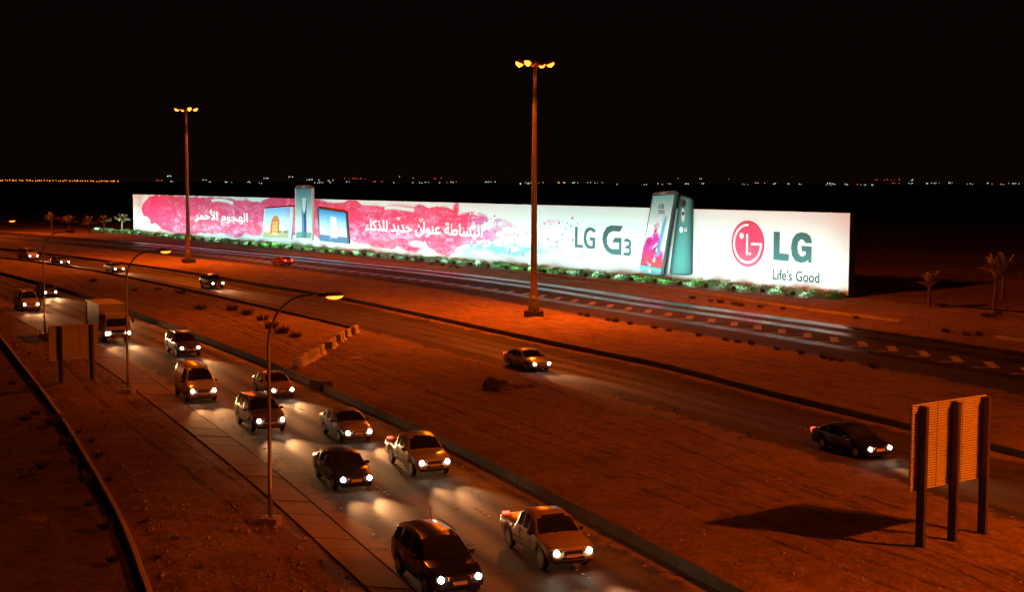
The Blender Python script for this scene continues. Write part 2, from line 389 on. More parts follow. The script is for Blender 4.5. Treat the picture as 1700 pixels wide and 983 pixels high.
# billboard line
P0 = G(222, 387); P1 = G(1408, 495.5)
bdir = (P1 - P0).normalized(); BL = (P1 - P0).length; bn = Vector((bdir.y, -bdir.x, 0))
if bn.y > 0: bn = -bn                                    # towards the camera
def Bxy(u, off=0.0, z=0.0):
    p = P0 + bdir * u + bn * off; return Vector((p.x, p.y, z))
def board_uv(px, py):
    d = ray(px, py); o0 = Vector((0, 0, CAM_H)); t = (P0 - o0).dot(bn) / d.dot(bn)
    q = o0 + d * t; return ((q - P0).dot(bdir), q.z)
def far_verge_edge(y):                                   # line through the billboard foot, extended both ways
    return P0.x + (y - P0.y) * bdir.x / bdir.y

strip('desert_verge', lambda y: E_['wall_l'](y) - 90, lambda y: E_['wall_l'](y) - .12, 4, 420, SAND_D, -.42, 60, .45, 1.0, seed=4)
strip('verge', lambda y: E_['wall_l'](y) + .12, E_['slab_l'], 4, 420, SAND_D, -.02, 44, .30, .5, seed=5)
strip('near_road', E_['near_l'], E_['near_r'], 4, 620, asphalt_mat('near_asphalt', (.060, .048, .040), (.115, .085, .06), [(2.6, .9, 1), (4.4, .9, 1), (6.2, .9, 1), (8.0, .9, 1), (9.8, .9, .8), (11.4, .8, .8)], (.8, .62)), .004, 3)
strip('median', lambda y: E_['near_r'](y) + .3, E_['mid_l'], 4, 620, SAND, -.01, 60, .40, .6, seed=6)
strip('middle_road', E_['mid_l'], E_['mid_r'], 4, 800, asphalt_mat('middle_asphalt', (.066, .052, .042), (.15, .105, .07), [(3.2, .9, 1), (5.0, .9, 1), (6.8, .8, .7)], (.8, .66), .7), .004, 3)
strip('sand_island', lambda y: E_['mid_r'](y) + .3, E_['far_l'], 4, 900, SAND, -.01, 50, .40, .7, seed=7)
strip('far_road', E_['far_l'], E_['far_r'], 4, 1000, asphalt_mat('far_asphalt', (.05, .044, .04), (.12, .09, .065), [(6.2, 1.5, .8), (13.1, 1.7, .95), (17.2, 2.0, 1)], (.7, .23)), .004, 3)
def dune(X, Y):
    k = np.clip((X - 44) / 30, 0, 1) * np.clip((Y - 125) / 60, 0, 1) * np.clip((420 - Y) / 200, 0, 1)
    return k * (1.3 * fbm(X * .03, Y * .03, 4, 21) + .2)
strip('desert_roadside', E_['far_r'], lambda y: far_verge_edge(y) + 2, 4, 1000, SAND, -.008, 22, .16, 1.2, seed=8)
strip('desert_plain', lambda y: far_verge_edge(y) + 2, lambda y: far_verge_edge(y) + 320, 4, 900, SAND_D, -.02, 90, .45, 2.2, zf=dune, seed=9)

# ---- low concrete walls, kerbs
def wall_along(name, f, y0, y1, wd, h, m, z0=-.1, off=0.0, step=3.0, label=None, cat='wall', batter=.0):
    """low wall built of precast lengths (one part each, joints open)"""
    root = empty(name, (f(y0), y0, 0), label=label, cat=cat)
    y = y0; k = 0
    base = Vector((f(y0), y0, 0)); cnt = 0
    while y < y1 and cnt < 300:
        dx = (f(y + .5) - f(y)); L_ = step; dy = L_ / math.hypot(dx / .5, 1)
        ya, yb = y, y + dy
        a = Vector((f(ya) + off, ya, 0)); b = Vector((f(yb) + off, yb, 0)); d = (b - a); ln = d.length; d.normalize(); nn = Vector((d.y, -d.x, 0))
        mb = MB(); g = .012; a2 = a + d * g - base; b2 = b - d * g - base
        j = random.uniform(-.012, .012)
        hh = h + random.uniform(-.012, .012)
        prof = [(-wd / 2, z0), (wd / 2, z0), (wd / 2 - batter, hh - .03), (wd / 2 - batter - .03, hh), (-wd / 2 + batter + .03, hh), (-wd / 2 + batter, hh - .03)]
        vs = [a2 + nn * (p[0] + j) + Vector((0, 0, p[1])) for p in prof] + [b2 + nn * (p[0] + j) + Vector((0, 0, p[1])) for p in prof]
        n = 6
        mb.add(vs, [tuple(range(n)), tuple(range(n, 2 * n))[::-1]] + [((i + 1) % n, i, i + n, (i + 1) % n + n) for i in range(n)])
        mb.build('wall_segment', m, root)
        y = yb; cnt += 1
    return root
wall_along('barrier_wall', lambda y: E_['near_r'](y) + .2, 30, 430, .28, .42, CONC_D, step=3.0, label='long low concrete wall along the far edge of the near road', cat='barrier', batter=.03)
wall_along('barrier_wall', lambda y: E_['mid_r'](y) + .2, 58, 480, .28, .40, CONC_D, step=3.0, label='long low concrete wall between the middle road and the sand island with the lamp masts', cat='barrier', batter=.03)
yb = G(584, 546).y
wall_along('kerb_wall', lambda y: E_['mid_l'](y) - .15, yb, 420, .25, .30, CONC_D, step=3.0, label='low dark kerb wall on the near side of the middle road, ending at the row of blocks', cat='barrier', batter=.02)
wall_along('retaining_wall', lambda y: E_['wall_l'](y), 34, 150, .22, .16, CONC, z0=-.7, step=2.4, label='low curved retaining wall crossing the dark sand at bottom left', cat='wall')
f3 = edge([(1495, 536), (1425, 527), (1349, 517), (1275, 505), (1104, 480), (850, 452)])
wall_along('kerb_wall', f3, G(1495, 536).y, G(850, 452).y, .3, .30, CONC, step=2.5, label='low pale kerb wall beyond the far road, ending near the right end of the billboard', cat='barrier')
f4 = edge([(1760, 577), (1700, 569), (1660, 563)])
wall_along('kerb_wall', f4, G(1760, 577).y, G(1660, 563).y, .3, .34, CONC, step=2.5, label='short pale kerb wall length at the right edge beyond the far road', cat='barrier')

# ---- slab strip beside the near road: every slab an object under the pavement
pave = empty('pavement', (0, 0, 0), kind='structure')
f_in = lambda y: E_['slab_l'](y) + .05; f_out = lambda y: E_['near_l'](y) - .12
y = 30.0; i = 0
SLAB2 = mat('older_concrete_slab', (.23, .17, .12), .9, noise=(.5, .6, (.165, .12, .085)), bump=(5, .3))
while y < 330:
    ln = random.choice((1.5, 2.4, 2.4, 2.6)) if y < 200 else 6.0
    ya, yc = y + .03, y + ln
    sk = .32
    vs = []
    dz = random.uniform(-.008, .012)
    for z in (-.1, .035 + dz):
        for yy, ff, s_ in ((ya, f_in, 0), (ya - sk, f_out, 1), (yc - sk, f_out, 1), (yc, f_in, 0)):
            vs.append((ff(yy), yy, z))
    MB().add(vs, [(3, 2, 1, 0), (4, 5, 6, 7), (0, 1, 5, 4), (1, 2, 6, 5), (2, 3, 7, 6), (3, 0, 4, 7)]).build('slab', SLAB if random.random() < .6 else SLAB2, pave)
    y += ln + .02; i += 1

# ---- road studs
def stud_mesh(n=4, pitch=.55):
    mb = MB()
    for k in range(n):
        mb.box((0, k * pitch, .012), (.10, .10, .022))
    return mb
def lane_studs(road, f, y0, y1, gap, n=4):
    me = stud_mesh(n).mesh('road_stud'); me.materials.append(STUD)
    y = y0; k = 0
    while y < y1:
        dx = f(y + .5) - f(y - .5)
        o = link('road_stud', me, road, (f(y), y, .006)); o.rotation_euler = (0, 0, -math.atan(dx)); y += gap; k += 1
near = bpy.data.objects['near_road']; midr = bpy.data.objects['middle_road']; farr = bpy.data.objects['far_road']
def between(a, b, t): return lambda y: E_[a](y) * (1 - t) + E_[b](y) * t
lane_studs(near, between('near_l', 'near_r', .36), 34, 190, 9.0)
lane_studs(near, between('near_l', 'near_r', .64), 30, 190, 9.0)
lane_studs(near, lambda y: E_['near_l'](y) + .9, 32, 150, 2.2, 1)
lane_studs(near, lambda y: E_['near_r'](y) - 1.0, 32, 150, 4.4, 1)
lane_studs(midr, between('mid_l', 'mid_r', .50), 50, 260, 9.0)
lane_studs(midr, lambda y: E_['mid_l'](y) + 1.0, 50, 200, 3.6, 1)
# chevrons of studs in the gore of the far road
mb = MB()
for r_ in range(5):
    for k in range(9):
        mb.box((.150 * r_ + .17 * k * .42, k * .42, .012), (.062, .26, .022))
for k in range(10):
    mb.box((-.12 - k * .125, .10, .012), (.08, .16, .022))
chev = mb.mesh('stud_chevron'); chev.materials.append(STUD)
y = 96.0; fs = E_['studs']
while y < 420:
    link('stud_chevron', chev, farr, (fs(y), y - 1.6, .007)); 
    dx = fs(y + 1) - fs(y); y += 3.75 / math.hypot(1, dx) * 1.0

# ------------------------------------------------------------------ the billboard
BH0, BH1 = .35, 10.35
board = empty('billboard', Bxy(0), 0, label='very long floodlit white advertising wall with pink smoke print and phone cutouts', cat='billboard')
board.rotation_euler = (0, 0, math.atan2(bdir.y, bdir.x))
# local frame: x along, y = away from the camera (0 = printed face), z up
DEP = 1.1
MB().box((BL / 2, DEP / 2 + .03, (BH0 + BH1) / 2), (BL, DEP, BH1 - BH0)).build('box_frame', BOARDBK, board)
MB().box((BL / 2, DEP / 2 + .1, BH0 / 2 - .1), (BL - .3, DEP - .2, BH0 + .2)).build('plinth', BOARDBK, board)
for k in range(25):
    MB().box((5 + k * (BL - 10) / 24, DEP + 1.0, 4.2), (.25, .25, 8.6), M=Matrix.Rotation(R(-10), 4, 'X')).build('back_brace', DARKST, board)

def in_poly(X, Y, poly):
    ins = np.zeros(X.shape, bool); n = len(poly)
    for i in range(n):
        x0, y0 = poly[i]; x1, y1 = poly[(i + 1) % n]
        c = ((y0 > Y) != (y1 > Y)); 
        if y0 != y1: ins ^= c & (X < (x1 - x0) * (Y - y0) / (y1 - y0) + x0)
    return ins
def dist_poly(X, Y, poly, closed=True):
    d = np.full(X.shape, 1e9); n = len(poly)
    for i in range(n if closed else n - 1):
        x0, y0 = poly[i]; x1, y1 = poly[(i + 1) % n]; vx, vy = x1 - x0, y1 - y0; L2 = vx * vx + vy * vy + 1e-9
        t = np.clip(((X - x0) * vx + (Y - y0) * vy) / L2, 0, 1)
        d = np.minimum(d, np.hypot(X - x0 - t * vx, Y - y0 - t * vy))
    return d
def lerp(a, b, t): return a + (b - a) * t[..., None]
def grid_print(name, P, col, parent, mask=None, m=None, thick=0.0):
    """P (r,c,3) positions, col (r,c,3) linear print colours"""
    nr, nc = P.shape[:2]; idx = np.arange(nr * nc).reshape(nr, nc)
    f = np.stack([idx[:-1, :-1], idx[:-1, 1:], idx[1:, 1:], idx[1:, :-1]], -1).reshape(-1, 4)
    if mask is not None: f = f[(mask[:-1, :-1] & mask[1:, 1:] & mask[:-1, 1:] & mask[1:, :-1]).ravel()]
    me = bpy.data.meshes.new(name); me.from_pydata(P.reshape(-1, 3).tolist(), [], f.tolist())
    a = me.color_attributes.new('print', 'FLOAT_COLOR', 'POINT')
    c4 = np.concatenate([(col.reshape(-1, 3) if name == 'printed_face' else np.asarray(col).reshape(-1, 3) ** 1.35), np.ones((nr * nc, 1))], 1).astype(np.float32); a.data.foreach_set('color', c4.ravel())
    me.materials.append(m or PRINT); me.update()
    return link(name, me, parent)

top = [(255.6, 323.9), (259.5, 322), (264.7, 325.5), (270, 321.5), (277.6, 324), (285, 321.5), (290.6, 325.5), (299.6, 323.5), (305, 326.5), (316.5, 326), (323, 327.5), (326, 323.5), (329.4, 327.5), (337, 327.5), (349, 327), (367, 327), (384, 329.8), (391.5, 332), (402, 331.4), (409.6, 329.5), (420, 335),
       (433, 336), (439.4, 331), (452, 327.3), (464, 328.6), (471.8, 326), (487, 327.3), (496, 330.5), (523.5, 330), (534, 332), (546.8, 334.6), (560, 336.4), (568.8, 336), (579, 332), (593.4, 332), (598, 337), (601, 339.5), (620.6, 341.5), (637, 342), (650, 339.5), (668, 340), (685, 342.5), (695.5, 338), (704.7, 341), (712, 345), (724.6, 342.5), (743, 345), (752, 347.5), (751.4, 340), (756.7, 335.5), (762.8, 337.2), (762, 349), (759.8, 354.5), (770.5, 352.5), (782.7, 351), (795, 354), (806, 359), (815, 366), (826, 362), (842, 366), (856, 371), (872, 368), (893, 376)]
bot = [(899, 384), (885, 392), (870, 396), (850, 399), (819, 402.6), (789, 405.7), (770.5, 406), (758, 411), (755, 419.4), (743, 426), (727.7, 419.4), (712.4, 411.8), (704, 401), (700, 411.8), (688, 418.5), (672.6, 415.2), (660, 409), (654, 414.6), (640.5, 412.2), (627, 411), (617.5, 410.6), (605, 404.5), (590, 403.4), (581.8, 400.4), (532.6, 398.2), (522, 391), (487, 390.5), (433, 391.4), (420, 391.6), (407, 390.6), (391.5, 396), (381, 391.2), (368, 387.5), (355, 389), (335, 386.5), (316, 389), (294.5, 388), (277.6, 384), (267.3, 379.4), (262, 373), (256.3, 370), (251.8, 373.5), (248.5, 369), (249, 364.7), (244, 360), (237.5, 357), (234.3, 348), (237, 340), (241.4, 333.6), (248, 327)]
smoke = [board_uv(*p) for p in top + bot]
nu, nv = 1700, 84
u = np.linspace(0, BL, nu); v = np.linspace(BH0, BH1, nv)
Ug, Vg = np.meshgrid(u, v)
wx = (fbm(Ug * .35, Vg * .6, 5, 31) - .5) * 2.2; wy = (fbm(Ug * .4, Vg * .6, 5, 32) - .5) * 1.1
n0 = (fbm(Ug * .3, Vg * .5, 3, 35) - .45) * 5
sgn = np.where(in_poly(Ug + wx * .5, Vg + wy * .5, smoke), 1, -1); D = dist_poly(Ug + wx * .5, Vg + wy * .5, smoke) * sgn
ink = np.clip(D / (.12 + .5 * np.clip(n0, 0, 1)) + .5, 0, 1)
uS, _ = board_uv(770, 380); uE, _ = board_uv(900, 380); uM, _ = board_uv(560, 380); uH, _ = board_uv(262, 350)
right = np.clip((Ug - uS) / (uE - uS), 0, 1)
n1 = fbm(Ug * .18, Vg * .45, 6, 41, .6); n2 = fbm(Ug * .5 + 4 * n1, Vg * 1.3, 6, 42, .6); n3 = fbm(Ug * .09, Vg * .28, 4, 43); n4 = fbm(Ug * 1.1, Vg * 3.2 + 2 * n2, 4, 44)
n5 = fbm(Ug * .22 + 3 * n3, Vg * .5 + 5 * n1, 5, 47)
white = np.array((.70, .84, .83)); pink = np.array((.72, .022, .125)); deep = np.array((.52, .015, .09)); pale = np.array((.76, .10, .24)); lilac = np.array((.66, .36, .58)); mag = np.array((.58, .03, .24)); red = np.array((.74, .045, .10))
base = np.broadcast_to(white, Ug.shape + (3,)).copy()
c = lerp(np.broadcast_to(pink, base.shape), np.broadcast_to(red, base.shape), np.clip((n3 - .45) * 4, 0, 1) * .6)
c = lerp(c, np.broadcast_to(pale, base.shape), np.clip((n1 - .52) * 6, 0, 1) * .6)
body = np.clip((Ug - uH) / 12, 0, 1)
c = lerp(c, np.broadcast_to(lilac, base.shape), np.clip((n2 - .51) * 8, 0, 1) * .85 * body * np.clip(1.25 - Vg / 9, .15, 1))
folds = np.clip(1 - np.abs(n5 - .5) * 26, 0, 1)                       # thin curling creases in the smoke
c = lerp(c, np.broadcast_to(deep * .9, base.shape), folds * .7 * body)
folds2 = np.clip(1 - np.abs(n5 - .42) * 40, 0, 1)
c = lerp(c, np.broadcast_to(np.array((.85, .42, .58)), base.shape), folds2 * .6 * body)
low = np.clip(1.0 - (Vg - 1.0) / 3.2, 0, 1) * body
c = lerp(c, np.broadcast_to(lilac, base.shape), low * np.clip((n4 - .38) * 3, 0, 1) * .55)
c = lerp(c, np.broadcast_to(mag, base.shape), np.clip(right * 2.2, 0, 1) * np.clip((n1 - .38) * 4, 0, 1) * .8)
c = lerp(c, np.broadcast_to(np.array((.38, .22, .60)), base.shape), np.clip(right * 2.4, 0, 1) * np.clip((n3 - .42) * 5, 0, 1) * .7)
edge_d = np.clip(1 - D / .35, 0, 1) * (D > 0)
c = lerp(c, np.broadcast_to(deep * .7, base.shape), edge_d * .35)
thin = np.clip((n2 - .25 - right * .42) * 9, 0, 1) * np.clip(1.45 - right * 1.5, 0, 1)
base = lerp(base, c, ink * np.where(right > 0, thin, 1) * .97)
# white lick of paint along the top, like the print's gaps
for pl in ([(352, 333), (362, 331.5), (376, 333.5), (386, 337)], [(640, 345), (652, 344), (668, 346), (686, 348.5)]):
    dd = dist_poly(Ug, Vg, [board_uv(*p) for p in pl], False); base = lerp(base, np.broadcast_to(white, base.shape), np.clip(1.3 - dd / .4, 0, 1))
# cyan wash low on the right of the smoke, spatter dots
cu0, cv0 = board_uv(760, 420); cu1, _ = board_uv(960, 420)
cy_ = np.clip((Ug - cu0) / 4, 0, 1) * np.clip((cu1 - Ug) / 18, 0, 1) * np.exp(-((Vg - 2.5 - (Ug - cu0) * .03) / 1.25) ** 2)
cyan = np.array((.12, .46, .60))
base = lerp(base, np.broadcast_to(cyan, base.shape), np.clip(cy_ * np.clip((n2 - .36) * 5, 0, 1.2), 0, .85))
bu, bv = board_uv(692, 405)
base = lerp(base, np.broadcast_to(np.array((.62, .80, .86)), base.shape), np.clip(1.6 - np.hypot((Ug - bu) / 3.2, (Vg - bv) / .62) * 1.4, 0, 1))
rs = np.random.RandomState(3)
for k in range(90):
    q = rs.rand(); du = uS + (uE + 12 - uS) * q + rs.randn() * 3; dv = 2 + rs.rand() * 6.5; r0 = .08 + rs.rand() * .16
    m_ = np.hypot(Ug - du, Vg - dv) < r0; base[m_] = (mag if rs.rand() < .7 else cyan) * .9
tail_ = [board_uv(*p) for p in [(880, 372), (905, 370), (926, 366)]]
dd = dist_poly(Ug, Vg + wy * .3, tail_, False); base = lerp(base, np.broadcast_to(np.array((.78, .45, .62)), base.shape), np.clip(1 - dd / .35, 0, 1) * np.clip((n2 - .45) * 6, 0, 1))
# splash-up of dirt at the foot of the wall
foot = np.clip(1 - (Vg - BH0) / (.25 + .8 * fbm(Ug * .6, Vg * 0, 4, 51)), 0, 1)
base = lerp(base, np.broadcast_to(np.array((.50, .50, .46)), base.shape), foot * .25)
P = np.stack([Ug, np.full_like(Ug, 0.0), Vg], -1)
grid_print('printed_face', P, base, board)

# ---- flat raised lettering on the face
def plate(name, pts, m, parent, y0=-.03, y1=.0):
    """closed outline in (u,z) as a thin raised piece"""
    tri = geometry.tessellate_polygon([[Vector((p[0], p[1], 0)) for p in pts]])
    n = len(pts); mb = MB()
    vs = [(p[0], y0, p[1]) for p in pts] + [(p[0], y1 - .002, p[1]) for p in pts]
    mb.add(vs, [tuple(t) for t in tri] + [(i, (i + 1) % n, (i + 1) % n + n, i + n) for i in range(n)])
    return mb.build(name, m, parent)
def stroke(mb, pts, wd, y0=-.06, y1=-.03):
    pts = [Vector(p) for p in pts]; L_ = []; Rr = []
    for i, p in enumerate(pts):
        t = (pts[min(i + 1, len(pts) - 1)] - pts[max(i - 1, 0)]).normalized(); nn = Vector((-t.y, t.x)) * wd / 2
        L_.append(p + nn); Rr.append(p - nn)
    n = len(pts)
    vs = [(q.x, y, q.y) for y in (y0, y1) for q in (*L_, *Rr)]
    fs = []
    for i in range(n - 1):
        fs += [(i, i + 1, n + i + 1, n + i), (2 * n + i, 3 * n + i, 3 * n + i + 1, 2 * n + i + 1), (i, 2 * n + i, 2 * n + i + 1, i + 1), (n + i, n + i + 1, 3 * n + i + 1, 3 * n + i)]
    fs += [(0, n, 3 * n, 2 * n), (n - 1, 3 * n - 1, 4 * n - 1, 2 * n - 1)]
    mb.add(vs, fs)
def text_part(body, name, u0, u1, v0, v1, m, parent, y0=-.04, bevel=.018):
    cu = bpy.data.curves.new('tmp', 'FONT'); cu.body = body; cu.size = 1; cu.extrude = .001; cu.bevel_depth = bevel; cu.bevel_resolution = 0; cu.resolution_u = 4
    ob = bpy.data.objects.new('tmp', cu); C.objects.link(ob); dg = bpy.context.evaluated_depsgraph_get()
    me = bpy.data.meshes.new_from_object(ob.evaluated_get(dg)); bpy.data.objects.remove(ob); bpy.data.curves.remove(cu)
    co = np.zeros(len(me.vertices) * 3); me.vertices.foreach_get('co', co); co = co.reshape(-1, 3)
    mn, mx = co.min(0), co.max(0)
    out = np.stack([u0 + (co[:, 0] - mn[0]) / (mx[0] - mn[0]) * (u1 - u0), y0 + (co[:, 2] - mn[2]) / max(mx[2] - mn[2], 1e-6) * -.03, v0 + (co[:, 1] - mn[1]) / (mx[1] - mn[1]) * (v1 - v0)], -1)
    me.vertices.foreach_set('co', out.ravel()); me.materials.clear(); me.materials.append(m); me.name = name; me.update()
    return link(name, me, parent)
def words(ws, name, l, r, b, t, gap=.30):
    """Arabic words given as joined letter shapes, laid out right to left; every word is a part"""
    ul, _ = board_uv(*l); ur, _ = board_uv(*r); _, vb = board_uv(*b); _, vt = board_uv(*t)
    ms = []
    for w_ in ws[::-1]:
        cu = bpy.data.curves.new('tmp', 'FONT'); cu.body = w_[::-1]; cu.size = 1; cu.extrude = .001; cu.bevel_depth = .03; cu.bevel_resolution = 0; cu.resolution_u = 4
        ob = bpy.data.objects.new('tmp', cu); C.objects.link(ob); dg = bpy.context.evaluated_depsgraph_get()
        me = bpy.data.meshes.new_from_object(ob.evaluated_get(dg)); bpy.data.objects.remove(ob); bpy.data.curves.remove(cu)
        co = np.zeros(len(me.vertices) * 3); me.vertices.foreach_get('co', co); ms.append((me, co.reshape(-1, 3)))
    tot = sum(np.ptp(c_[:, 0]) for _, c_ in ms) + gap * (len(ms) - 1); y0 = min(c_[:, 1].min() for _, c_ in ms); y1 = max(c_[:, 1].max() for _, c_ in ms)
    x = 0
    for me, co in ms:
        z = co[:, 2] - co[:, 2].min(); wx_ = co[:, 0] - co[:, 0].min()
        out = np.stack([ul + (x + wx_) / tot * (ur - ul), -.04 - z / max(z.max(), 1e-6) * .03, vb + (co[:, 1] - y0) / (y1 - y0) * (vt - vb)], -1)
        me.vertices.foreach_set('co', out.ravel()); me.materials.clear(); me.materials.append(WHITEV); me.name = name; me.update(); link(name, me, board)
        x += wx_.max() + gap
words(['\uFE8D\uFEDF\uFEEC\uFEA0\uFEEE\uFEE1', '\uFE8D\uFEF7\uFEA3\uFEE4\uFEAE'], 'slogan_word', (323.6, 371), (412.3, 371), (387.6, 375), (349.5, 347.5))
words(['\uFE8D\uFEDF\uFE92\uFEB4\uFE8E\uFEC3\uFE94', '\uFECB\uFEE8\uFEEE\uFE8D\uFEE5', '\uFE9F\uFEAA\uFEF3\uFEAA', '\uFEDF\uFEE0\uFEAC\uFEDB\uFE8E\uFE80'], 'slogan_word', (606.8, 380), (801.8, 390), (787, 399.5), (620.6, 363.6))
for (mx_, my_) in ((658.5, 363), (696, 366)):                      # vowel marks over two words
    a, b = board_uv(mx_, my_); mb = MB(); stroke(mb, [(a, b), (a + .5, b + .25), (a + .9, b - .1), (a + .5, b - .3)], .17, -.06, -.02); stroke(mb, [(a + 1.0, b), (a + 1.4, b + .3)], .17, -.06, -.02); mb.build('vowel_mark', WHITEV, board)
def zpoly(pts, ox, oy, k): return [board_uv(ox + p[0] / k, oy + p[1] / k) for p in pts]
k1 = (930, 350, 10.92)
plate('letter', zpoly([(272, 290), (317, 290), (314, 610), (414, 622), (412, 675), (265, 662)], *k1), TEAL, board)
plate('letter', zpoly([(648, 360), (600, 315), (550, 297), (490, 310), (445, 370), (425, 490), (440, 600), (490, 675), (560, 692), (635, 680), (637, 490), (537, 478), (535, 535), (588, 542), (585, 635), (540, 635), (495, 600), (472, 490), (490, 395), (540, 350), (580, 365), (615, 400)], *k1), TEAL, board)
plate('letter', zpoly([(1135, 275), (1090, 375), (950, 370), (880, 410), (845, 500), (855, 600), (890, 660), (930, 690), (1065, 695), (1070, 578), (945, 570), (990, 488), (1113, 492), (1110, 805), (930, 790), (850, 735), (790, 640), (765, 510), (785, 400), (840, 300), (920, 262)], *k1), TEAL, board)
plate('numeral', zpoly([(1185, 502), (1150, 555), (1240, 562), (1250, 600), (1235, 625), (1205, 628), (1170, 682), (1240, 685), (1258, 715), (1245, 758), (1160, 755), (1135, 805), (1255, 820), (1280, 790), (1290, 720), (1275, 670), (1288, 600), (1275, 540), (1240, 508)], *k1), TEAL, board)
k2 = (1200, 350, 6.145)
plate('letter', zpoly([(520, 212), (583, 215), (580, 432), (675, 442), (672, 514), (515, 500)], *k2), TEAL_D, board)
gp = [(912, 330), (895, 262), (855, 228), (800, 218), (750, 235), (712, 285), (695, 370), (705, 455), (740, 512), (795, 533), (845, 522), (872, 500), (874, 530), (905, 534), (908, 365), (805, 355), (805, 413), (848, 416), (846, 445), (822, 466), (795, 462), (770, 430), (762, 375), (770, 320), (795, 290), (822, 296), (845, 330)]
plate('letter', zpoly(gp, *k2), TEAL_D, board)
ua, vb_ = board_uv(1283, 463.2); ub, _ = board_uv(1360.6, 470); _, vt_ = board_uv(1283, 446.5)
text_part("Life's Good", 'tagline_lettering', ua, ub, vb_ - .05, vt_ + .02, mat('dark_teal_vinyl', (.008, .055, .06), .5), board, bevel=.012)
# round emblem
cu_, cv_ = board_uv(1241.8, 404.5); _, vtop = board_uv(1241.8, 366); _, vbot = board_uv(1241.8, 443.1); RR = (vtop - vbot) / 2; cv_ = (vtop + vbot) / 2
ul_, _ = board_uv(1214.2, 404); ur_, _ = board_uv(1269.3, 404); RU = (ur_ - ul_) / 2; cu_ = (ul_ + ur_) / 2
def circ(r, n=48, a0=0, a1=360): return [(cu_ + RU * r * math.cos(R(a0 + (a1 - a0) * i / n)), cv_ + RR * r * math.sin(R(a0 + (a1 - a0) * i / n))) for i in range(n + (a1 - a0 != 360))]
emblem = plate('emblem', circ(1.0), LOGORIM, board)
plate('emblem_disc', circ(.965), LOGOM, emblem, -.05, -.03)
mb = MB(); sw = .095 * RR
stroke(mb, circ(.81, 40, 87, 357), sw, -.08, -.05)
stroke(mb, [(cu_ + .22 * RU, cv_ - .0 * RR), (cu_ + (.81 + .055) * RU, cv_ - .0 * RR)], sw, -.081, -.049)
stroke(mb, [(cu_ - .02 * RU, cv_ + .43 * RR), (cu_ - .02 * RU, cv_ - .44 * RR)], sw, -.08, -.05)
stroke(mb, [(cu_ - .065 * RU, cv_ - .43 * RR), (cu_ + .22 * RU, cv_ - .43 * RR)], sw, -.082, -.048)
mb.build('emblem_lines', WHITEV, emblem)
plate('emblem_dot', [(cu_ + RU * (-.36 + .125 * math.cos(a * PI / 10)), cv_ + RR * (.33 + .125 * math.sin(a * PI / 10))) for a in range(20)], WHITEV, emblem, -.08, -.05)

# ---- device cutouts: thin boxes standing proud of the face, each with its printed screen
def quad_pts(corners, s, t):
    tl, tr, br, bl = [np.array(board_uv(*c_)) for c_ in corners]
    return tl * ((1 - s) * (1 - t))[..., None] + tr * (s * (1 - t))[..., None] + br * (s * t)[..., None] + bl * ((1 - s) * t)[..., None]
def cutout(corners, off, thick, rad, m, name, parent=board, bow=0.0):
    # rounded outline in (s,t) then mapped
    pts = []
    for cx, cy2, a0 in ((1 - rad[0], rad[1], -90), (1 - rad[0], 1 - rad[1], 0), (rad[0], 1 - rad[1], 90), (rad[0], rad[1], 180)):
        for i in range(6):
            a = R(a0 + 18 * i); pts.append((cx + rad[0] * math.cos(a), cy2 + rad[1] * math.sin(a)))
    out = []
    def bw(s, t): return t + (bow * 4 * s * (1 - s) if t > .5 else -bow * 4 * s * (1 - s))
    for i in range(len(pts)):
        p = pts[i]; q = pts[(i + 1) % len(pts)]
        nseg = 6 if abs(p[0] - q[0]) > .3 else 1
        for j in range(nseg):
            s_, t_ = p[0] + (q[0] - p[0]) * j / nseg, p[1] + (q[1] - p[1]) * j / nseg
            r_ = quad_pts(corners, np.array(s_), np.array(bw(s_, t_))); out.append((float(r_[0]), float(r_[1])))
    return plate(name, out, m, parent, -off - thick, -off + .003)
def screen(corners, off, painter, parent, n=(60, 90), name='screen'):
    s, t = np.meshgrid(np.linspace(0, 1, n[0]), np.linspace(0, 1, n[1]))
    q = quad_pts(corners, s, t)
    P_ = np.stack([q[..., 0], np.full_like(s, -off), q[..., 1]], -1)
    return grid_print(name, P_, painter(s, t), parent)
def c3(shape, c_): return np.broadcast_to(np.array(c_, float), shape + (3,)).copy()
def put(c_, col_, m_): return lerp(c_, c3(m_.shape, col_), np.clip(m_, 0, 1))
def rock(s, t):
    c_ = lerp(c3(s.shape, (.28, .55, .85)), c3(s.shape, (.80, .82, .84)), np.clip(t * 1.5, 0, 1))
    c_ = put(c_, (.45, .35, .75), np.clip(fbm(s * 3, t * 3, 4, 3) * 2.2 - 1.0, 0, .7) * (s > .5))
    c_ = put(c_, (.50, .46, .30), (t > .80) * 1.0); c_ = put(c_, (.2, .26, .12), (t > .76) * (t < .83) * (fbm(s * 9, t * 9, 3, 5) > .45) * 1.0)
    w_ = .15 + .04 * t; d = ((s - .46) / w_) ** 2 + (np.minimum(t - .50, 0) / .26) ** 2
    m_ = (d < 1) * (t < .86); c_ = put(c_, (.72, .30, .10), m_ * 1.0)
    c_ = put(c_, (.42, .15, .05), m_ * (np.abs(s - .46) > w_ * .72) * .8); c_ = put(c_, (.80, .50, .22), m_ * (t > .45) * (np.abs(s - .46) < w_ * .6) * .8)
    c_ = put(c_, (.45, .2, .08), m_ * (np.sin(t * 50) > .8) * .6); c_ = put(c_, (.70, .62, .40), np.exp(-((s - .5) / .16) ** 2 - ((t - .88) / .03) ** 2)); return c_
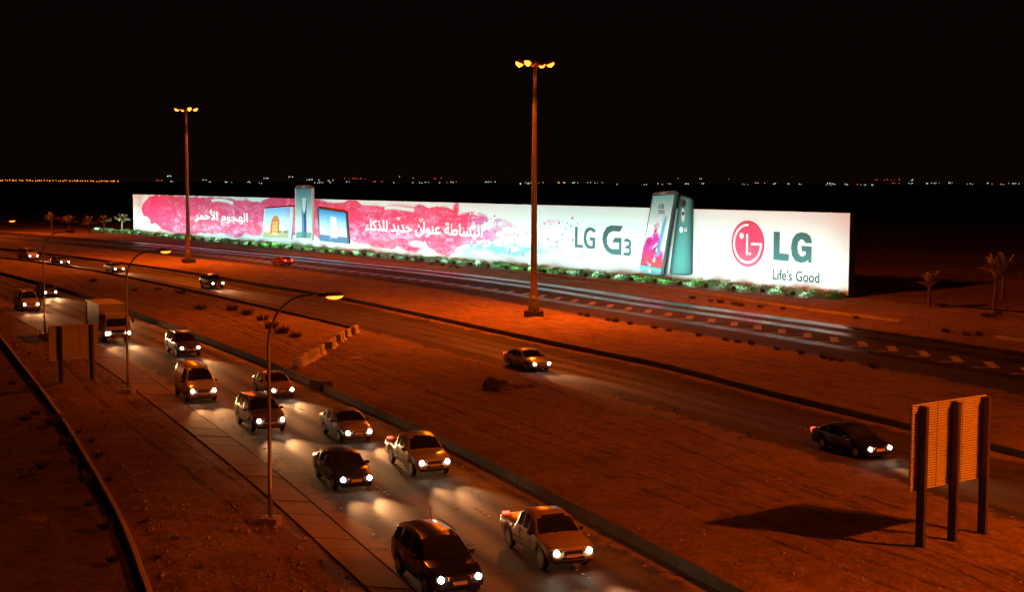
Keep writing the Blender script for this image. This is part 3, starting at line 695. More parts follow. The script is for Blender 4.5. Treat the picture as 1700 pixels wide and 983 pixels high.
def tower(s, t):
    c_ = lerp(c3(s.shape, (.10, .38, .45)), c3(s.shape, (.66, .76, .72)), np.clip(t * 1.3, 0, 1))
    c_ = put(c_, (.75, .72, .60), np.clip((t - .7) * 2, 0, 1) * .6)
    hw = np.where(t < .5, .165, .155) + .02 * (t - .5); yy = (t - .22) / .28
    m_ = (np.abs(s - .52) < hw) * (t > .22)
    c_ = put(c_, (.06, .12, .30), m_ * 1.0); c_ = put(c_, (.20, .38, .55), m_ * (s < .50) * .8)
    hole = (t > .20) * (t < .49) * (np.abs(s - .52) < (hw - .03) * np.sqrt(np.clip(1 - np.clip(yy, 0, 1) ** 1.6, 0, 1)))
    c_ = put(c_, (.62, .76, .76), hole * 1.0); c_ = put(c_, (.62, .76, .76), (t > .20) * (t < .235) * m_ * (np.abs(s - .52) < .13))
    c_ = put(c_, (.12, .24, .24), (t > .90 - .05 * fbm(s * 12, t * 0, 3, 8)) * .8); return c_
def jet(s, t):
    c_ = lerp(c3(s.shape, (.06, .40, .72)), c3(s.shape, (.62, .80, .86)), np.clip(t * 1.6, 0, 1))
    c_ = put(c_, (.70, .42, .34), np.clip((t - .55) * 3, 0, 1) * .8); c_ = put(c_, (.14, .26, .42), (t > .82) * 1.0)
    for k_ in range(3): c_ = put(c_, (.25, .45, .62), np.exp(-((s - .28 - .25 * (t) * .4 - .03 * k_) / .035) ** 2) * (t > .2) * .25)
    c_ = put(c_, (.92, .93, .93), np.clip(1.6 - ((s - .54) / (.10 + .03 * t)) ** 2 * 1.3, 0, 1) * np.clip((t - .16) * 12, 0, 1) * np.clip((.90 - t) * 14, 0, 1)); return c_
def smokescreen(s, t):
    c_ = lerp(c3(s.shape, (.22, .58, .58)), c3(s.shape, (.80, .84, .84)), np.clip(t * 2.3, 0, 1))
    a = fbm(s * 4 + 2 * t, t * 7, 5, 61, .6)
    hgt = .33 + .85 * np.abs(s - .40) ** 1.2
    m_ = np.clip((t - hgt + (a - .5) * .55) * 9, 0, 1) * np.clip((a - .28) * 8, 0, 1)
    pc = lerp(c3(s.shape, (.72, .05, .40)), c3(s.shape, (.75, .10, .12)), np.clip((t - .7) * 4, 0, 1))
    pc = lerp(pc, c3(s.shape, (.34, .05, .22)), np.clip((fbm(s * 9, t * 12, 4, 66) - .5) * 4, 0, .8))
    c_ = lerp(c_, pc, m_)
    b_ = np.exp(-((s - .80 + .10 * t) / .085) ** 2) * np.clip((fbm(s * 8, t * 10, 4, 63) - .32) * 6, 0, 1) * (t > .28) * (t < .85)
    c_ = put(c_, (.05, .42, .62), b_ * .9)
    ring = np.abs(np.hypot((s - .46) / .22, (t - .165) / .10) - 1)
    c_ = put(c_, (.60, .78, .78), np.clip(1 - ring / .05, 0, 1)); return c_
def backplate(s, t):
    c_ = lerp(c3(s.shape, (.05, .17, .18)), c3(s.shape, (.14, .40, .38)), np.clip(.25 + .8 * np.sin(s * PI) , 0, 1))
    c_ = put(c_, (.20, .48, .46), (np.sin(t * 150 + 2 * fbm(s * 3, t * 30, 2, 9)) > .3) * .22 * (t > .25)); c_ = put(c_, (.02, .05, .05), np.clip(1 - s * 5, 0, 1) * .7); return c_

d1 = cutout([(441, 346.2), (488.5, 342.8), (485.6, 398.2), (436.8, 395.4)], .0, .30, (.05, .03), DEVICEW, 'tablet_cutout')
screen([(442.3, 347.4), (483.6, 344.6), (480.4, 395.2), (438.4, 393.6)], .32, rock, d1)
d3 = cutout([(528, 344.4), (577.2, 352.2), (581.8, 404.8), (532.6, 399.8)], .0, .30, (.03, .03), DEVICE, 'tablet_cutout')
screen([(531.6, 346.8), (576, 353.4), (578.9, 403.4), (533.6, 398.7)], .32, jet, d3)
d2 = cutout([(493, 308.2), (521.6, 308.2), (521.6, 399.6), (493.6, 398.6)], .0, .45, (.16, .05), DEVICEW, 'phone_cutout', bow=.012)
plate('phone_top', [board_uv(*p) for p in [(493.8, 313), (494, 310), (497, 308.1), (507, 307.6), (518, 308.1), (521, 310), (521, 313)]], DEVICE, d2, -.48, -.45)
screen([(495, 312.6), (520.4, 312.6), (520.6, 395.6), (495.4, 394.8)], .48, tower, d2)
plate('speaker_slot', [board_uv(*p) for p in [(504.4, 309.4), (510.6, 309.4), (510.6, 310.6), (504.4, 310.6)]], DEVICEW, d2, -.51, -.48)
# rear phone, then the front phone
d5c = [(1131.5, 323.6), (1151.9, 329.8), (1150, 456.8), (1113.6, 455.6)]
d5 = cutout(d5c, .0, .35, (.12, .035), DEVICE, 'phone_cutout', bow=.006)
screen([(1132.2, 325.8), (1150.6, 331.6), (1148.9, 454.6), (1115, 453.4)], .37, backplate, d5, (40, 120), 'brushed_back')
def disc_uv(px, py, ru, rv, n=16):
    a, b = board_uv(px, py); return [(a + ru * math.cos(2 * PI * i / n), b + rv * math.sin(2 * PI * i / n)) for i in range(n)]
plate('camera_ring', disc_uv(1138, 337.5, .55, .55), CHROME, d5, -.43, -.37); plate('camera_lens', disc_uv(1138, 337.5, .33, .33), BLACK, d5, -.46, -.43)
plate('button_strip', disc_uv(1137.6, 357, .34, 1.0), DEVICEW, d5, -.42, -.37)
plate('camera_button', disc_uv(1137.8, 354.5, .24, .26), BLACK, d5, -.44, -.42)
a, b = board_uv(1133.4, 384); a2, b2 = board_uv(1141.5, 379)
text_part('LG', 'small_lettering', a + .7, a2 + .3, b, b2 + .1, WHITEV, d5, y0=-.38, bevel=.02)
plate('small_emblem', disc_uv(1134.3, 381.4, .35, .42), WHITEV, d5, -.41, -.37)
d4 = cutout([(1091.3, 320.2), (1131.6, 316.6), (1107.8, 457.6), (1068.4, 449.4)], .45, .40, (.09, .03), DEVICE, 'phone_cutout', bow=.009)
d4e = screen([(1092.4, 325.4), (1127.6, 322.6), (1106.4, 444.4), (1070.8, 438.4)], .88, smokescreen, d4, (70, 130))
plate('phone_chin', [board_uv(*p) for p in [(1070.5, 440), (1106, 446), (1104.6, 455.2), (1090, 456.4), (1076, 453.2), (1069.6, 448.6)]], mat('chin_teal', (.11, .36, .36), .4), d4, -.88, -.85)
plate('speaker_slot', [board_uv(*p) for p in [(1104.5, 320.6), (1114, 319.6), (1114, 320.6), (1104.5, 321.6)]], DEVICEW, d4, -.88, -.85)
a, b = board_uv(1101.5, 346.5); a2, b2 = board_uv(1110.5, 338.5)
text_part('6:00', 'clock_lettering', a, a2, b, b2, TEAL, d4, y0=-.88, bevel=.0)
for yy in (350, 353.4):
    a, b = board_uv(1101.2, yy); mb = MB(); stroke(mb, [(a, b), (a + 1.3, b)], .14, -.91, -.88); mb.build('clock_lettering', TEAL, d4)
plate('small_emblem', disc_uv(1086.5, 449.4, .28, .30), WHITEV, d4, -.91, -.88)

# ------------------------------------------------------------------ floodlights and planting at the foot of the billboard
tilt = math.atan2(7.0, 6.8)
def make_flood():
    root = empty('ground_floodlight', (0, 0, 0))
    MB().box((0, 0, .04), (.4, .4, .12)).build('footing', CONC_D, root)
    MB().tube([(0, 0, .1), (0, 0, .42)], .035, 6).build('stem', BLACK, root)
    mb = MB()
    for s_ in (-1, 1): mb.box((s_ * .31, 0, .62), (.03, .06, .45))
    mb.box((0, 0, .41), (.65, .06, .03)); mb.build('yoke', BLACK, root)
    # head: tapered housing facing +y and up
    M = Matrix.Translation((0, 0, .72)) @ Matrix.Rotation(tilt * .75, 4, 'X')
    fr = [(-.29, .14, -.24), (.29, .14, -.24), (.29, .14, .24), (-.29, .14, .24)]; bk = [(-.17, -.2, -.13), (.17, -.2, -.13), (.17, -.2, .13), (-.17, -.2, .13)]
    h = MB().add([M @ Vector(p) for p in fr + bk], [(4, 5, 6, 7), (0, 1, 5, 4), (1, 2, 6, 5), (2, 3, 7, 6), (3, 0, 4, 7), (3, 2, 1, 0)]).build('housing', BLACK, root)
    MB().add([M @ Vector((p[0] * .9, .143, p[2] * .9)) for p in fr], [(0, 1, 2, 3)]).build('lens', HAL_ON, root)
    spot('flood_lamp', root, M @ Vector((0, .19, 0)), (0, 7.6, 7.4), FLOOD_W, HALIDE, 158, 1.0, .2)
    return root
FLOOD_W = 2700
proto = make_flood()
nfl = 53; off = 7.0
brz = math.atan2(bdir.y, bdir.x)
for i in range(nfl):
    o = proto if i == 0 else copy_tree(proto)
    uu = -16.5 + i * (BL + 14.0) / (nfl - 1)
    o.location = Bxy(uu, off); o.rotation_euler = (0, 0, brz)
    where = 'beyond the left end of the billboard' if uu < 0 else 'in the row under the billboard'
    tag(o, 'black floodlight on a short stem among the shrubs ' + where, 'floodlight', 'floodlights lighting the billboard from its foot' + (' beyond its left end' if uu < 0 else ''))

# planted bed
mb = MB()
vs = [Bxy(u_, o_, z_) for u_ in (-20, BL - 1) for o_, z_ in ((7.6, .05), (6.8, .17), (.4, .2), (-.2, .05))]
mb.add(vs, [(0, 1, 5, 4), (1, 2, 6, 5), (2, 3, 7, 6)]); o = mb.build('planting_bed', GROUNDL); tag(o, kind='structure')
def leaf_ball(seed, n, rx, rz, leaf, spiky=0.0):
    rg = random.Random(seed); mb = MB()
    lumps = [(rg.uniform(-.55, .55) * rx, rg.uniform(-.55, .55) * rx, rg.uniform(.2, .65) * rz, rg.uniform(.4, .62)) for _ in range(7)]
    for k in range(n):
        lx, ly, lz, lr = rg.choice(lumps)
        d = Vector((rg.gauss(0, 1), rg.gauss(0, 1), rg.gauss(0, 1) + .25)).normalized()
        r_ = rg.uniform(.55, 1.0) ** .5 * lr
        p = Vector((lx + d.x * rx * r_, ly + d.y * rx * r_, max(.02, lz + d.z * rz * r_)))
        a = (d + Vector((rg.gauss(0, .5), rg.gauss(0, .5), rg.gauss(0, .4) + spiky))).normalized(); b = a.cross(Vector((rg.gauss(0, 1), rg.gauss(0, 1), rg.gauss(0, 1)))).normalized()
        s_ = leaf * rg.uniform(.6, 1.3)
        mb.add([p, p + a * s_ * .5 + b * s_ * .25, p + a * s_, p + a * s_ * .5 - b * s_ * .25], [(0, 1, 2, 3)])
    return mb
shrub_meshes = []
for k in range(6):
    me = leaf_ball(100 + k, 620, .95, .85, .20, .3).mesh('shrub'); me.materials.append(LEAF_G); shrub_meshes.append(me)
groups = {'green': (LEAF_G, 'leafy bright green mound shrub in the bed under the billboard', 'green shrubs under the billboard'),
          'pale': (LEAF_P, 'pale grey green mound shrub in the bed under the billboard', 'pale shrubs under the billboard')}
rg = random.Random(5)
ZONES = [(0, 'left of the billboard'), (board_uv(436, 380)[0], 'below the first Arabic slogan'), (board_uv(584, 380)[0], 'below the tablet cutouts'), (board_uv(806, 380)[0], 'below the long Arabic slogan'),
         (board_uv(886, 400)[0], 'below the cyan wash left of the mast'), (board_uv(1060, 400)[0], 'below the lettering LG G3'), (board_uv(1155, 400)[0], 'below the phone cutouts'), (board_uv(1275, 400)[0], 'below the round emblem'), (1e9, "below the words Life's Good")]
for k in range(272):
    row = k % 3; uu = -18 + (k // 3) * (BL + 17) / 90 + rg.uniform(-.8, .8) + row * .9
    dd = (1.6, 3.4, 5.1)[row] + rg.uniform(-.5, .5)
    kind = 'green' if math.sin(uu * .21) + math.sin(uu * .067 + 1) + rg.uniform(-.9, .9) > .35 else 'pale'
    m_, lab, grp = groups[kind]
    o = link('shrub', shrub_meshes[k % 6], None, Bxy(uu, dd, .12)); s_ = rg.uniform(.75, 1.25) * (1.0 if row else .9)
    o.scale = (s_ * 1.1, s_ * 1.1, s_ * rg.uniform(.6, .95)); o.rotation_euler = (0, 0, rg.uniform(0, 6.28))
    o.material_slots[0].link = 'OBJECT'; o.material_slots[0].material = m_
    zone = next(z for q, z in ZONES if uu < q)
    tag(o, lab.replace('under the billboard', zone), 'shrub', grp.replace('under the billboard', zone))
mb = MB()
for k in range(5200):
    uu = BL - 75 * rg.random() ** 1.3 if k < 3400 else rg.uniform(-18, BL); dd = rg.uniform(.35, 1.0) if k < 3000 else rg.uniform(.4, 6.6)
    p = Bxy(uu, dd, .15); h = rg.uniform(.35, 1.0) * (1.1 if dd < 1 else .6); a = Vector((rg.gauss(0, .25), rg.gauss(0, .25), 1)) * h; s_ = Vector((rg.gauss(0, 1), rg.gauss(0, 1), 0)).normalized() * .03
    mb.add([p - s_, p + s_, p + a], [(0, 1, 2)])
o = mb.build('dry_grass', GRASSM); tag(o, 'dry brown grass tufts along the foot of the billboard', 'grass', kind='stuff')

# loose stones on the sand, too many to count
rg = random.Random(91); mb = MB()
def stones(fa, fb, y0, y1, n):
    for k in range(n):
        y_ = y0 + (y1 - y0) * rg.random() ** 1.5; t = rg.uniform(.03, .97); x_ = fa(y_) * (1 - t) + fb(y_) * t; s_ = rg.uniform(.03, .085) * (1 if rg.random() < .93 else 2.2)
        v6 = [Vector((x_ + s_ * a * rg.uniform(.6, 1.2), y_ + s_ * b * rg.uniform(.6, 1.2), .12 + s_ * c_ * .7)) for a, b, c_ in ((1, 0, 0), (0, 1, 0), (-1, 0, 0), (0, -1, 0), (.1, .1, 1), (0, 0, -2))]
        mb.add(v6, [(0, 1, 4), (1, 2, 4), (2, 3, 4), (3, 0, 4), (1, 0, 5), (2, 1, 5), (3, 2, 5), (0, 3, 5)])
stones(lambda y: E_['near_r'](y) + .6, lambda y: E_['mid_l'](y) - .5, 45, 170, 2600)
stones(lambda y: E_['mid_r'](y) + .6, E_['far_l'], 60, 220, 1500)
stones(lambda y: E_['wall_l'](y) + .4, E_['slab_l'], 45, 150, 1500)
o = mb.build('loose_stones', CONC); tag(o, 'small loose stones scattered over the sand between the roads', 'stones', kind='stuff')

# ------------------------------------------------------------------ high masts
MAST_H = 26.0
def make_mast():
    root = empty('high_mast', (0, 0, 0))
    MB().box((0, 0, .3), (2.0, 2.0, 1.0)).build('plinth', CONC_D, root)
    MB().tube([(0, 0, .8), (0, 0, .95), (0, 0, 2.4)], [.62, .58, .42], 16, True).build('base_flare', DARKST, root, True)
    p = MB().tube([(0, 0, .8), (0, 0, 6), (0, 0, 14), (0, 0, 20), (0, 0, MAST_H)], [.36, .33, .27, .22, .17], 16); p.build('pole', STEEL, root, True)
    mb = MB()
    for z, r_ in ((6, .345), (14, .285), (20, .235)): mb.tube([(0, 0, z - .12), (0, 0, z + .12)], r_, 16)
    mb.build('joint_collar', STEEL, root)
    MB().box((.0, -.42, 1.6), (.3, .12, .8)).build('access_door', DARKST, root)
    MB().tube([(0, 0, MAST_H - .35), (0, 0, MAST_H + .1)], .42, 12).build('head_frame', STEEL, root)
    MB().tube([(.4, .1, MAST_H), (.4, .1, MAST_H + 1.0)], [.03, .02], 6).build('lightning_rod', STEEL, root)
    for k, a in enumerate(MANG):
        dx, dy = math.cos(a), math.sin(a); r1 = 1.55
        arm = MB().tube([(dx * .3, dy * .3, MAST_H - .05), (dx * (r1 - .3), dy * (r1 - .3), MAST_H)], .06, 6).build('arm', STEEL, root)
        M = Matrix.Translation((dx * r1, dy * r1, MAST_H)) @ Matrix.Rotation(a, 4, 'Z') @ Matrix.Rotation(R(-22), 4, 'Y')
        h = MB(); h.add([M @ Vector(q) for q in [(-.38, -.3, -.02), (.42, -.34, -.02), (.42, .34, -.02), (-.38, .3, -.02), (-.3, -.18, .22), (.25, -.2, .24), (.25, .2, .24), (-.3, .18, .22)]],
              [(4, 5, 6, 7), (0, 1, 5, 4), (1, 2, 6, 5), (2, 3, 7, 6), (3, 0, 4, 7), (3, 2, 1, 0)])
        lum = h.build('luminaire', STEEL, root)
        # bowed glass
        g = MB(); n = 12; vs = []
        for j in range(4):
            rr = math.cos(j / 3 * PI / 2 * .98); zz = -.03 - .34 * math.sin(j / 3 * PI / 2)
            vs += [M @ Vector(((.02 + .42 * rr * math.cos(2 * PI * i / n)), .34 * rr * math.sin(2 * PI * i / n), zz)) for i in range(n)]
        fs = [(j * n + i, (j + 1) * n + i, (j + 1) * n + (i + 1) % n, j * n + (i + 1) % n) for j in range(3) for i in range(n)] + [tuple(range(3 * n, 4 * n))]
        g.add(vs, fs).build('lens', MAST_ON, lum, True)
        p0 = Vector((dx * r1, dy * r1, MAST_H - .55))
        spot('mast_lamp', root, p0, p0 + Vector((dx * 1.0, dy * 1.0, -.62)), MAST_W, SODIUM, 165, .7, .30)
    return root
MANG = [R(a) for a in (8, 188, 62, 242)]
MAST_W = 36000
mast = make_mast()
mp = [G(886, 528), G(313, 437.5), Vector((43, 38.5, 0)), Vector((-137, 345, 0))]
ml = ['tall steel lamp mast nearest the phone cutouts, right of the photo middle', 'tall steel lamp mast in front of the left third of the billboard', 'tall steel lamp mast out of view behind the right sign', 'tall steel lamp mast out of view beyond the left edge']
for i, p in enumerate(mp):
    o = mast if i == 0 else copy_tree(mast)
    o.location = p; tag(o, ml[i], 'lamp mast', 'high masts on the sand island')
    if i == 1: o.rotation_euler = (0, 0, R(115))
    if i == 2:                                            # same lamps, output raised here to brighten the sign and median
        full = None
        for ch in o.children:
            if ch.type == 'LIGHT':
                if full is None: full = ch.data.copy(); full.energy = MAST_W * 1.35
                ch.data = full

# ------------------------------------------------------------------ curved street lamps
def make_lamp(lit):
    root = empty('street_lamp', (0, 0, 0)); H = 9.6
    MB().box((0, 0, .1), (.75, .75, .5)).build('plinth', CONC, root)
    MB().box((0, 0, .37), (.42, .42, .05)).build('base_plate', STEEL, root)
    pts = [(0, 0, .36), (0, 0, 1.6), (0, 0, 1.62), (0, 0, 5.0), (0, 0, 7.4)]; rr = [.105, .10, .085, .075, .065]
    for k in range(1, 13):
        a = k / 12 * PI / 2; pts.append((1.75 * (1 - math.cos(a)), 0, 7.4 + 2.05 * math.sin(a))); rr.append(.065 - .022 * k / 12)
    pts.append((2.15, 0, 9.45)); rr.append(.042)
    MB().tube(pts, rr, 8).build('pole', STEEL, root, True)
    M = Matrix.Translation((2.1, 0, 9.42)) @ Matrix.Rotation(R(-4), 4, 'Y')
    n = 10; st = [(-.0, .05, .05), (.12, .10, .09), (.30, .15, .13), (.75, .17, .14), (1.0, .12, .10), (1.12, .04, .04)]
    vs = []
    for x, w_, h in st:
        vs += [M @ Vector((x, w_ * math.cos(2 * PI * i / n), max(-.035, h * math.sin(2 * PI * i / n)))) for i in range(n)]
    fs = [(j * n + i, j * n + (i + 1) % n, (j + 1) * n + (i + 1) % n, (j + 1) * n + i) for j in range(len(st) - 1) for i in range(n)] + [tuple(range(n))[::-1], tuple(range((len(st) - 1) * n, len(st) * n))]
    hd = MB().add(vs, fs).build('lamp_head', STEEL, root, True)
    vs = []
    for j in range(4):
        r_ = math.cos(j / 3 * PI / 2 * .97); z_ = -.037 - .13 * math.sin(j / 3 * PI / 2)
        vs += [M @ Vector((.68 + .36 * r_ * math.cos(2 * PI * i / n), .15 * r_ * math.sin(2 * PI * i / n), z_)) for i in range(n)]
    fs = [(j * n + i, (j + 1) * n + i, (j + 1) * n + (i + 1) % n, j * n + (i + 1) % n) for j in range(3) for i in range(n)] + [tuple(range(3 * n, 4 * n))]
    MB().add(vs, fs).build('lens', LAMP_ON if lit else LAMP_OFF, hd, True)
    if lit: spot('sodium_lamp', root, (2.78, 0, 9.2), (3.4, 0, 0), LAMP_W, SODIUM, 150, .8, .15)
    return root
LAMP_W = 850
lp = [((449, 873), True, 'lit curved street lamp nearest the camera, beside the near road'), ((213, 655), True, 'lit curved street lamp second nearest, right of the two post sign'),
      ((75, 560), False, 'unlit curved street lamp left of the two post sign'), (None, True, 'curved street lamp whose lit head shows at the left edge')]
l0 = make_lamp(True); first = True
for p, lit, lab in lp:
    if lit: o = l0 if first else copy_tree(l0); first = False
    else: o = make_lamp(False)
    o.location = G(*p) if p else G(75, 560) + (G(75, 560) - G(213, 655)) + Vector((-.6, 0, 0))
    o.rotation_euler = (0, 0, R(-10)); tag(o, lab, 'street lamp', 'curved lamps along the near road')

# ------------------------------------------------------------------ signs seen from behind
def make_sign(name, posts, W, zb, zt, ext, slats, lab, seam):
    """posts: ground points; panel centre line passes in front of them (away from the camera)"""
    a, b = posts[0], posts[-1]; d = (b - a).normalized(); rz = math.atan2(d.y, d.x)
    root = empty(name, a, rz, label=lab, cat='sign')
    Ltot = (b - a).length
    for p in posts:
        x = (p - a).length; mb = MB(); hp = zt - .06
        mb.box((x, -.24, hp / 2 - .1), (.16, .022, hp + .2)); mb.box((x, .10, hp / 2 - .1), (.16, .022, hp + .2)); mb.box((x, -.07, hp / 2 - .1), (.02, .32, hp + .2))
        po = mb.build('post', DARKST, root); MB().box((x, 0, .03), (.5, .45, .1)).build('footing', CONC_D, po)
    x0, x1 = -ext[0], Ltot + ext[1]; h = (zt - zb) / slats
    for k in range(slats):
        z = zb + h * (k + .5)
        prof = [(.0, -h * .36), (.03, -h * .36), (.03, h * .36), (.0, h * .36), (-.035, h * .26), (-.045, h * .20), (-.045, -h * .22), (-.035, -h * .28)]
        mb = MB(); mb.prism(prof, Matrix.Translation(((x0 + x1) / 2, .17, z)) @ Matrix.Rotation(R(90), 4, 'Z'), x1 - x0)
        mb.build('slat', SLATM, root)
    for xs in seam: MB().box((x0 + (x1 - x0) * xs, .126, (zb + zt) / 2), (.02, .012, zt - zb - .04)).build('joint_strip', DARKST, root)
    MB().box(((x0 + x1) / 2, .212, (zb + zt) / 2), (x1 - x0, .018, zt - zb - .02)).build('face_sheet', DARKST, root)  # dark colour stands in for shade in the gaps between slats
    return root
def post_height(base, px, py):
    p = base; d = ray(px, py); t = p.y / d.y; return CAM_H + d.z * t
pr = [G(1525, 916), G(1578, 903), G(1628, 891)]
zt1 = post_height(pr[0], 1528, 674) + .05; zb1 = post_height(pr[0], 1525, 816) - .02
make_sign('road_sign', pr, 0, zb1, zt1, (.42, .28), 34, 'large slatted sign back on three steel posts at lower right', (.33, .67))
ql = [G(101, 637), G(153, 632)]
make_sign('road_sign', ql, 0, post_height(ql[0], 101, 599), post_height(ql[0], 101, 541), (.72, .55), 24, 'slatted sign back on two posts beside the near road at left', (.62,))

# ------------------------------------------------------------------ row of Jersey blocks closing the median
prof = [(-.33, 0), (.33, 0), (.33, .10), (.14, .34), (.09, .84), (-.09, .84), (-.14, .34), (-.33, .10)]
mb = MB(); mb.prism(prof, Matrix.Identity(4), 1.12); jers = mb.mesh('jersey_block'); jers.materials.append(BLOCK)
A = G(496, 615); B_ = G(588, 557); rg = random.Random(11)
PAT = 'ccccccccdcccdccdcdc'
NB = len(PAT)
jers_d = jers.copy(); jers_d.materials.clear(); jers_d.materials.append(mat('black_painted_concrete', (.06, .045, .04), .8, noise=(2.0, .6, (.035, .03, .028)), bump=(5, .4)))
ORD = ['nearest', 'second', 'third', 'fourth', 'fifth', 'sixth', 'seventh', 'eighth', 'ninth', 'tenth', 'eleventh', 'twelfth', 'thirteenth', 'fourteenth', 'fifteenth', 'sixteenth', 'seventeenth', 'eighteenth', 'farthest']
for k in range(NB):
    t = k / (NB - 1); p = A.lerp(B_, t) + Vector((rg.uniform(-.12, .12), rg.uniform(-.1, .1), .03))
    dk = PAT[k] == 'd'
    o = link('barrier_block', jers_d if dk else jers, None, p); o.rotation_euler = (0, 0, R(rg.uniform(-16, 8)) - .12 + (.5 if k == 0 else 0)); o.scale = (rg.uniform(.95, 1.1), rg.uniform(.75, .95), rg.uniform(.95, 1.08))
    tag(o, (('dark' if dk else 'cream') + ' painted concrete barrier block, ' + ORD[k] + (' of' if k in (0, NB - 1) else ' from the near end of') + ' the row across the median'), 'barrier block', 'barrier blocks in a row across the sand median')
# box at the wall, slab, heap
o = MB().prism([(-.5, 0), (.5, 0), (.46, .62), (-.46, .62)], Matrix.Identity(4), 1.5).build('concrete_block', CONC_D, None); p = G(533, 646); o.location = (p.x, p.y, 0); o.rotation_euler = (0, 0, R(35))
tag(o, 'squat dark concrete block straddling the low wall below the barrier row', 'concrete block')
o = MB().box((0, 0, .22), (.75, .30, .10)).box((-.28, 0, .09), (.1, .28, .18)).box((.28, 0, .09), (.1, .28, .18)).build('concrete_bench_block', BLOCK); p = G(590, 601); o.location = (p.x, p.y, .05); o.scale = (1.15, 1.3, 1.0)
tag(o, 'small low concrete slab lying alone on the sand median right of the barrier row', 'concrete slab')
me = leaf_ball(77, 1500, .95, .95, .16, .1).mesh('dark_scrub'); me.materials.append(LEAF_D)
o = link('dark_scrub', me, None, G(826, 652)); tag(o, 'dark round scrub clump on the median beside a low dirt mound', 'bush')
n = 20; vs = []; fs = []
for i in range(n):
    for j in range(9):
        x = i / (n - 1); y = j / 8 - .5; h = max(0, math.sin(PI * x) ** .8) * max(0, 1 - (2 * abs(y)) ** 1.6) * (.42 + .1 * math.sin(i * 1.9 + j))
        vs.append((x * 3.1 - .2, y * 1.2 + .15 * math.sin(i * .6), h - .06))
for i in range(n - 1):
    for j in range(8): fs.append((i * 9 + j, (i + 1) * 9 + j, (i + 1) * 9 + j + 1, i * 9 + j + 1))
o = MB().add(vs, fs).build('dirt_mound', SAND_D, None, True); p = G(838, 648); o.location = (p.x, p.y, .06); tag(o, 'low ridge of dirt trailing right from the dark scrub clump', 'dirt mound')

# small scrub
tuft = []
for k in range(4):
    rg2 = random.Random(200 + k); mb = MB()
    for j in range(110):
        a = rg2.uniform(0, 6.28); rr = rg2.uniform(0, .22); l = rg2.uniform(.25, .6); p = Vector((rr * math.cos(a), rr * math.sin(a), 0)); d = Vector((math.cos(a) * rg2.uniform(.2, .9), math.sin(a) * rg2.uniform(.2, .9), 1)).normalized() * l
        s_ = Vector((-math.sin(a), math.cos(a), 0)) * .022; q = p + d * .6; mb.add([p - s_, p + s_, q + s_ * .8, p + d, q - s_ * .8], [(0, 1, 2, 3, 4)])
    me = mb.mesh('desert_tuft'); me.materials.append(LEAF_D); tuft.append(me)
def tufts(spots, lab, grp, s0=1.0):
    for k, (px, py) in enumerate(spots):
        o = link('desert_tuft', tuft[k % 4], None, G(px, py) + Vector((0, 0, .03))); s_ = s0 * random.uniform(.8, 1.25); o.scale = (s_ * 1.4, s_ * 1.4, s_); o.rotation_euler = (0, 0, random.uniform(0, 6)); tag(o, lab, 'scrub', grp)
tufts([(385, 518), (411, 524), (436, 534), (450, 547), (468, 556), (490, 563), (333, 516)], 'dry scrub tuft in the loose line across the sand median', 'scrub tufts on the median', 1.5)
tufts([(154, 470), (223, 485), (262, 484), (300, 490)], 'small dry scrub tuft on the sand left of the barrier row, near the middle road', 'scrub tufts on the far left of the median', 1.3)
tufts([(963, 524), (975, 526), (1010, 534), (1022, 536), (1046, 540), (1086, 547), (1110, 552), (1160, 559), (1205, 568), (1225, 570), (1290, 582), (1368, 597), (1382, 600), (1396, 603), (1452, 612), (1330, 589), (1248, 573)], 'low dry tuft at the sandy edge of the far road', 'tufts along the sand island edge', .9)
tufts([(1180, 502), (1196, 504), (1220, 507), (1262, 512), (1421, 530), (1570, 553), (1604, 558), (1625, 558), (1230, 509), (1150, 497), (716, 440), (735, 442), (747, 444), (760, 446), (1300, 515)], 'small dark tuft on the sandy verge beyond the far road', 'tufts on the far verge', .9)
tufts([(60, 690), (85, 705), (108, 740), (122, 770), (140, 800), (52, 640), (95, 700), (150, 842), (175, 880), (188, 935), (20, 640), (40, 700), (70, 780)], 'dark straggly tuft in the shade below the retaining wall', 'tufts under the retaining wall', .8)
tufts([(130, 720), (152, 735), (165, 760), (180, 800), (240, 870), (262, 930), (290, 900), (330, 950), (60, 575), (80, 600), (48, 590)], 'low brown tuft on the sand between retaining wall and slab path', 'tufts on the left verge', .45)

# marker rods
for px, py in ((1514, 539), (1541, 545), (1599, 555), (1632, 561)):
    r_ = empty('marker_rod', G(px, py), label='thin leaning marker rod between the two pale kerb walls', cat='marker post', group='marker rods beyond the far road')
    MB().tube([(0, 0, 0), (.02, 0, .95)], .028, 6).build('rod', DARKST, r_); MB().tube([(.02, 0, .95), (.021, 0, 1.02)], .05, 6).build('cap', DARKST, r_)

# ------------------------------------------------------------------ palms
def frond_mesh(seed, L_, droop, lift):
    rg = random.Random(seed); mb = MB(); pts = []
    for i in range(9):
        t = i / 8; x = L_ * t * math.cos(lift) * (1 - .12 * t * droop); z = L_ * (math.sin(lift) * t - droop * t * t * .55); pts.append(Vector((x, 0, z)))
    mb.tube(pts, [.035 - .028 * i / 8 for i in range(9)], 4)
    for i in range(1, 26):
        t = i / 26; k = t * 8; i0 = min(7, int(k)); p = pts[i0].lerp(pts[i0 + 1], k - i0); tn = (pts[i0 + 1] - pts[i0]).normalized()
        ll = L_ * .30 * math.sin(PI * (.12 + .82 * t)) * rg.uniform(.8, 1.1)
        for s_ in (-1, 1):
            d = (Vector((0, s_, .35)) + tn * .9).normalized() * ll; w_ = tn * .13
            mb.add([p - w_, p + w_, p + d + Vector((0, 0, -.10 * ll))], [(0, 1, 2)])
    return mb.mesh('frond')
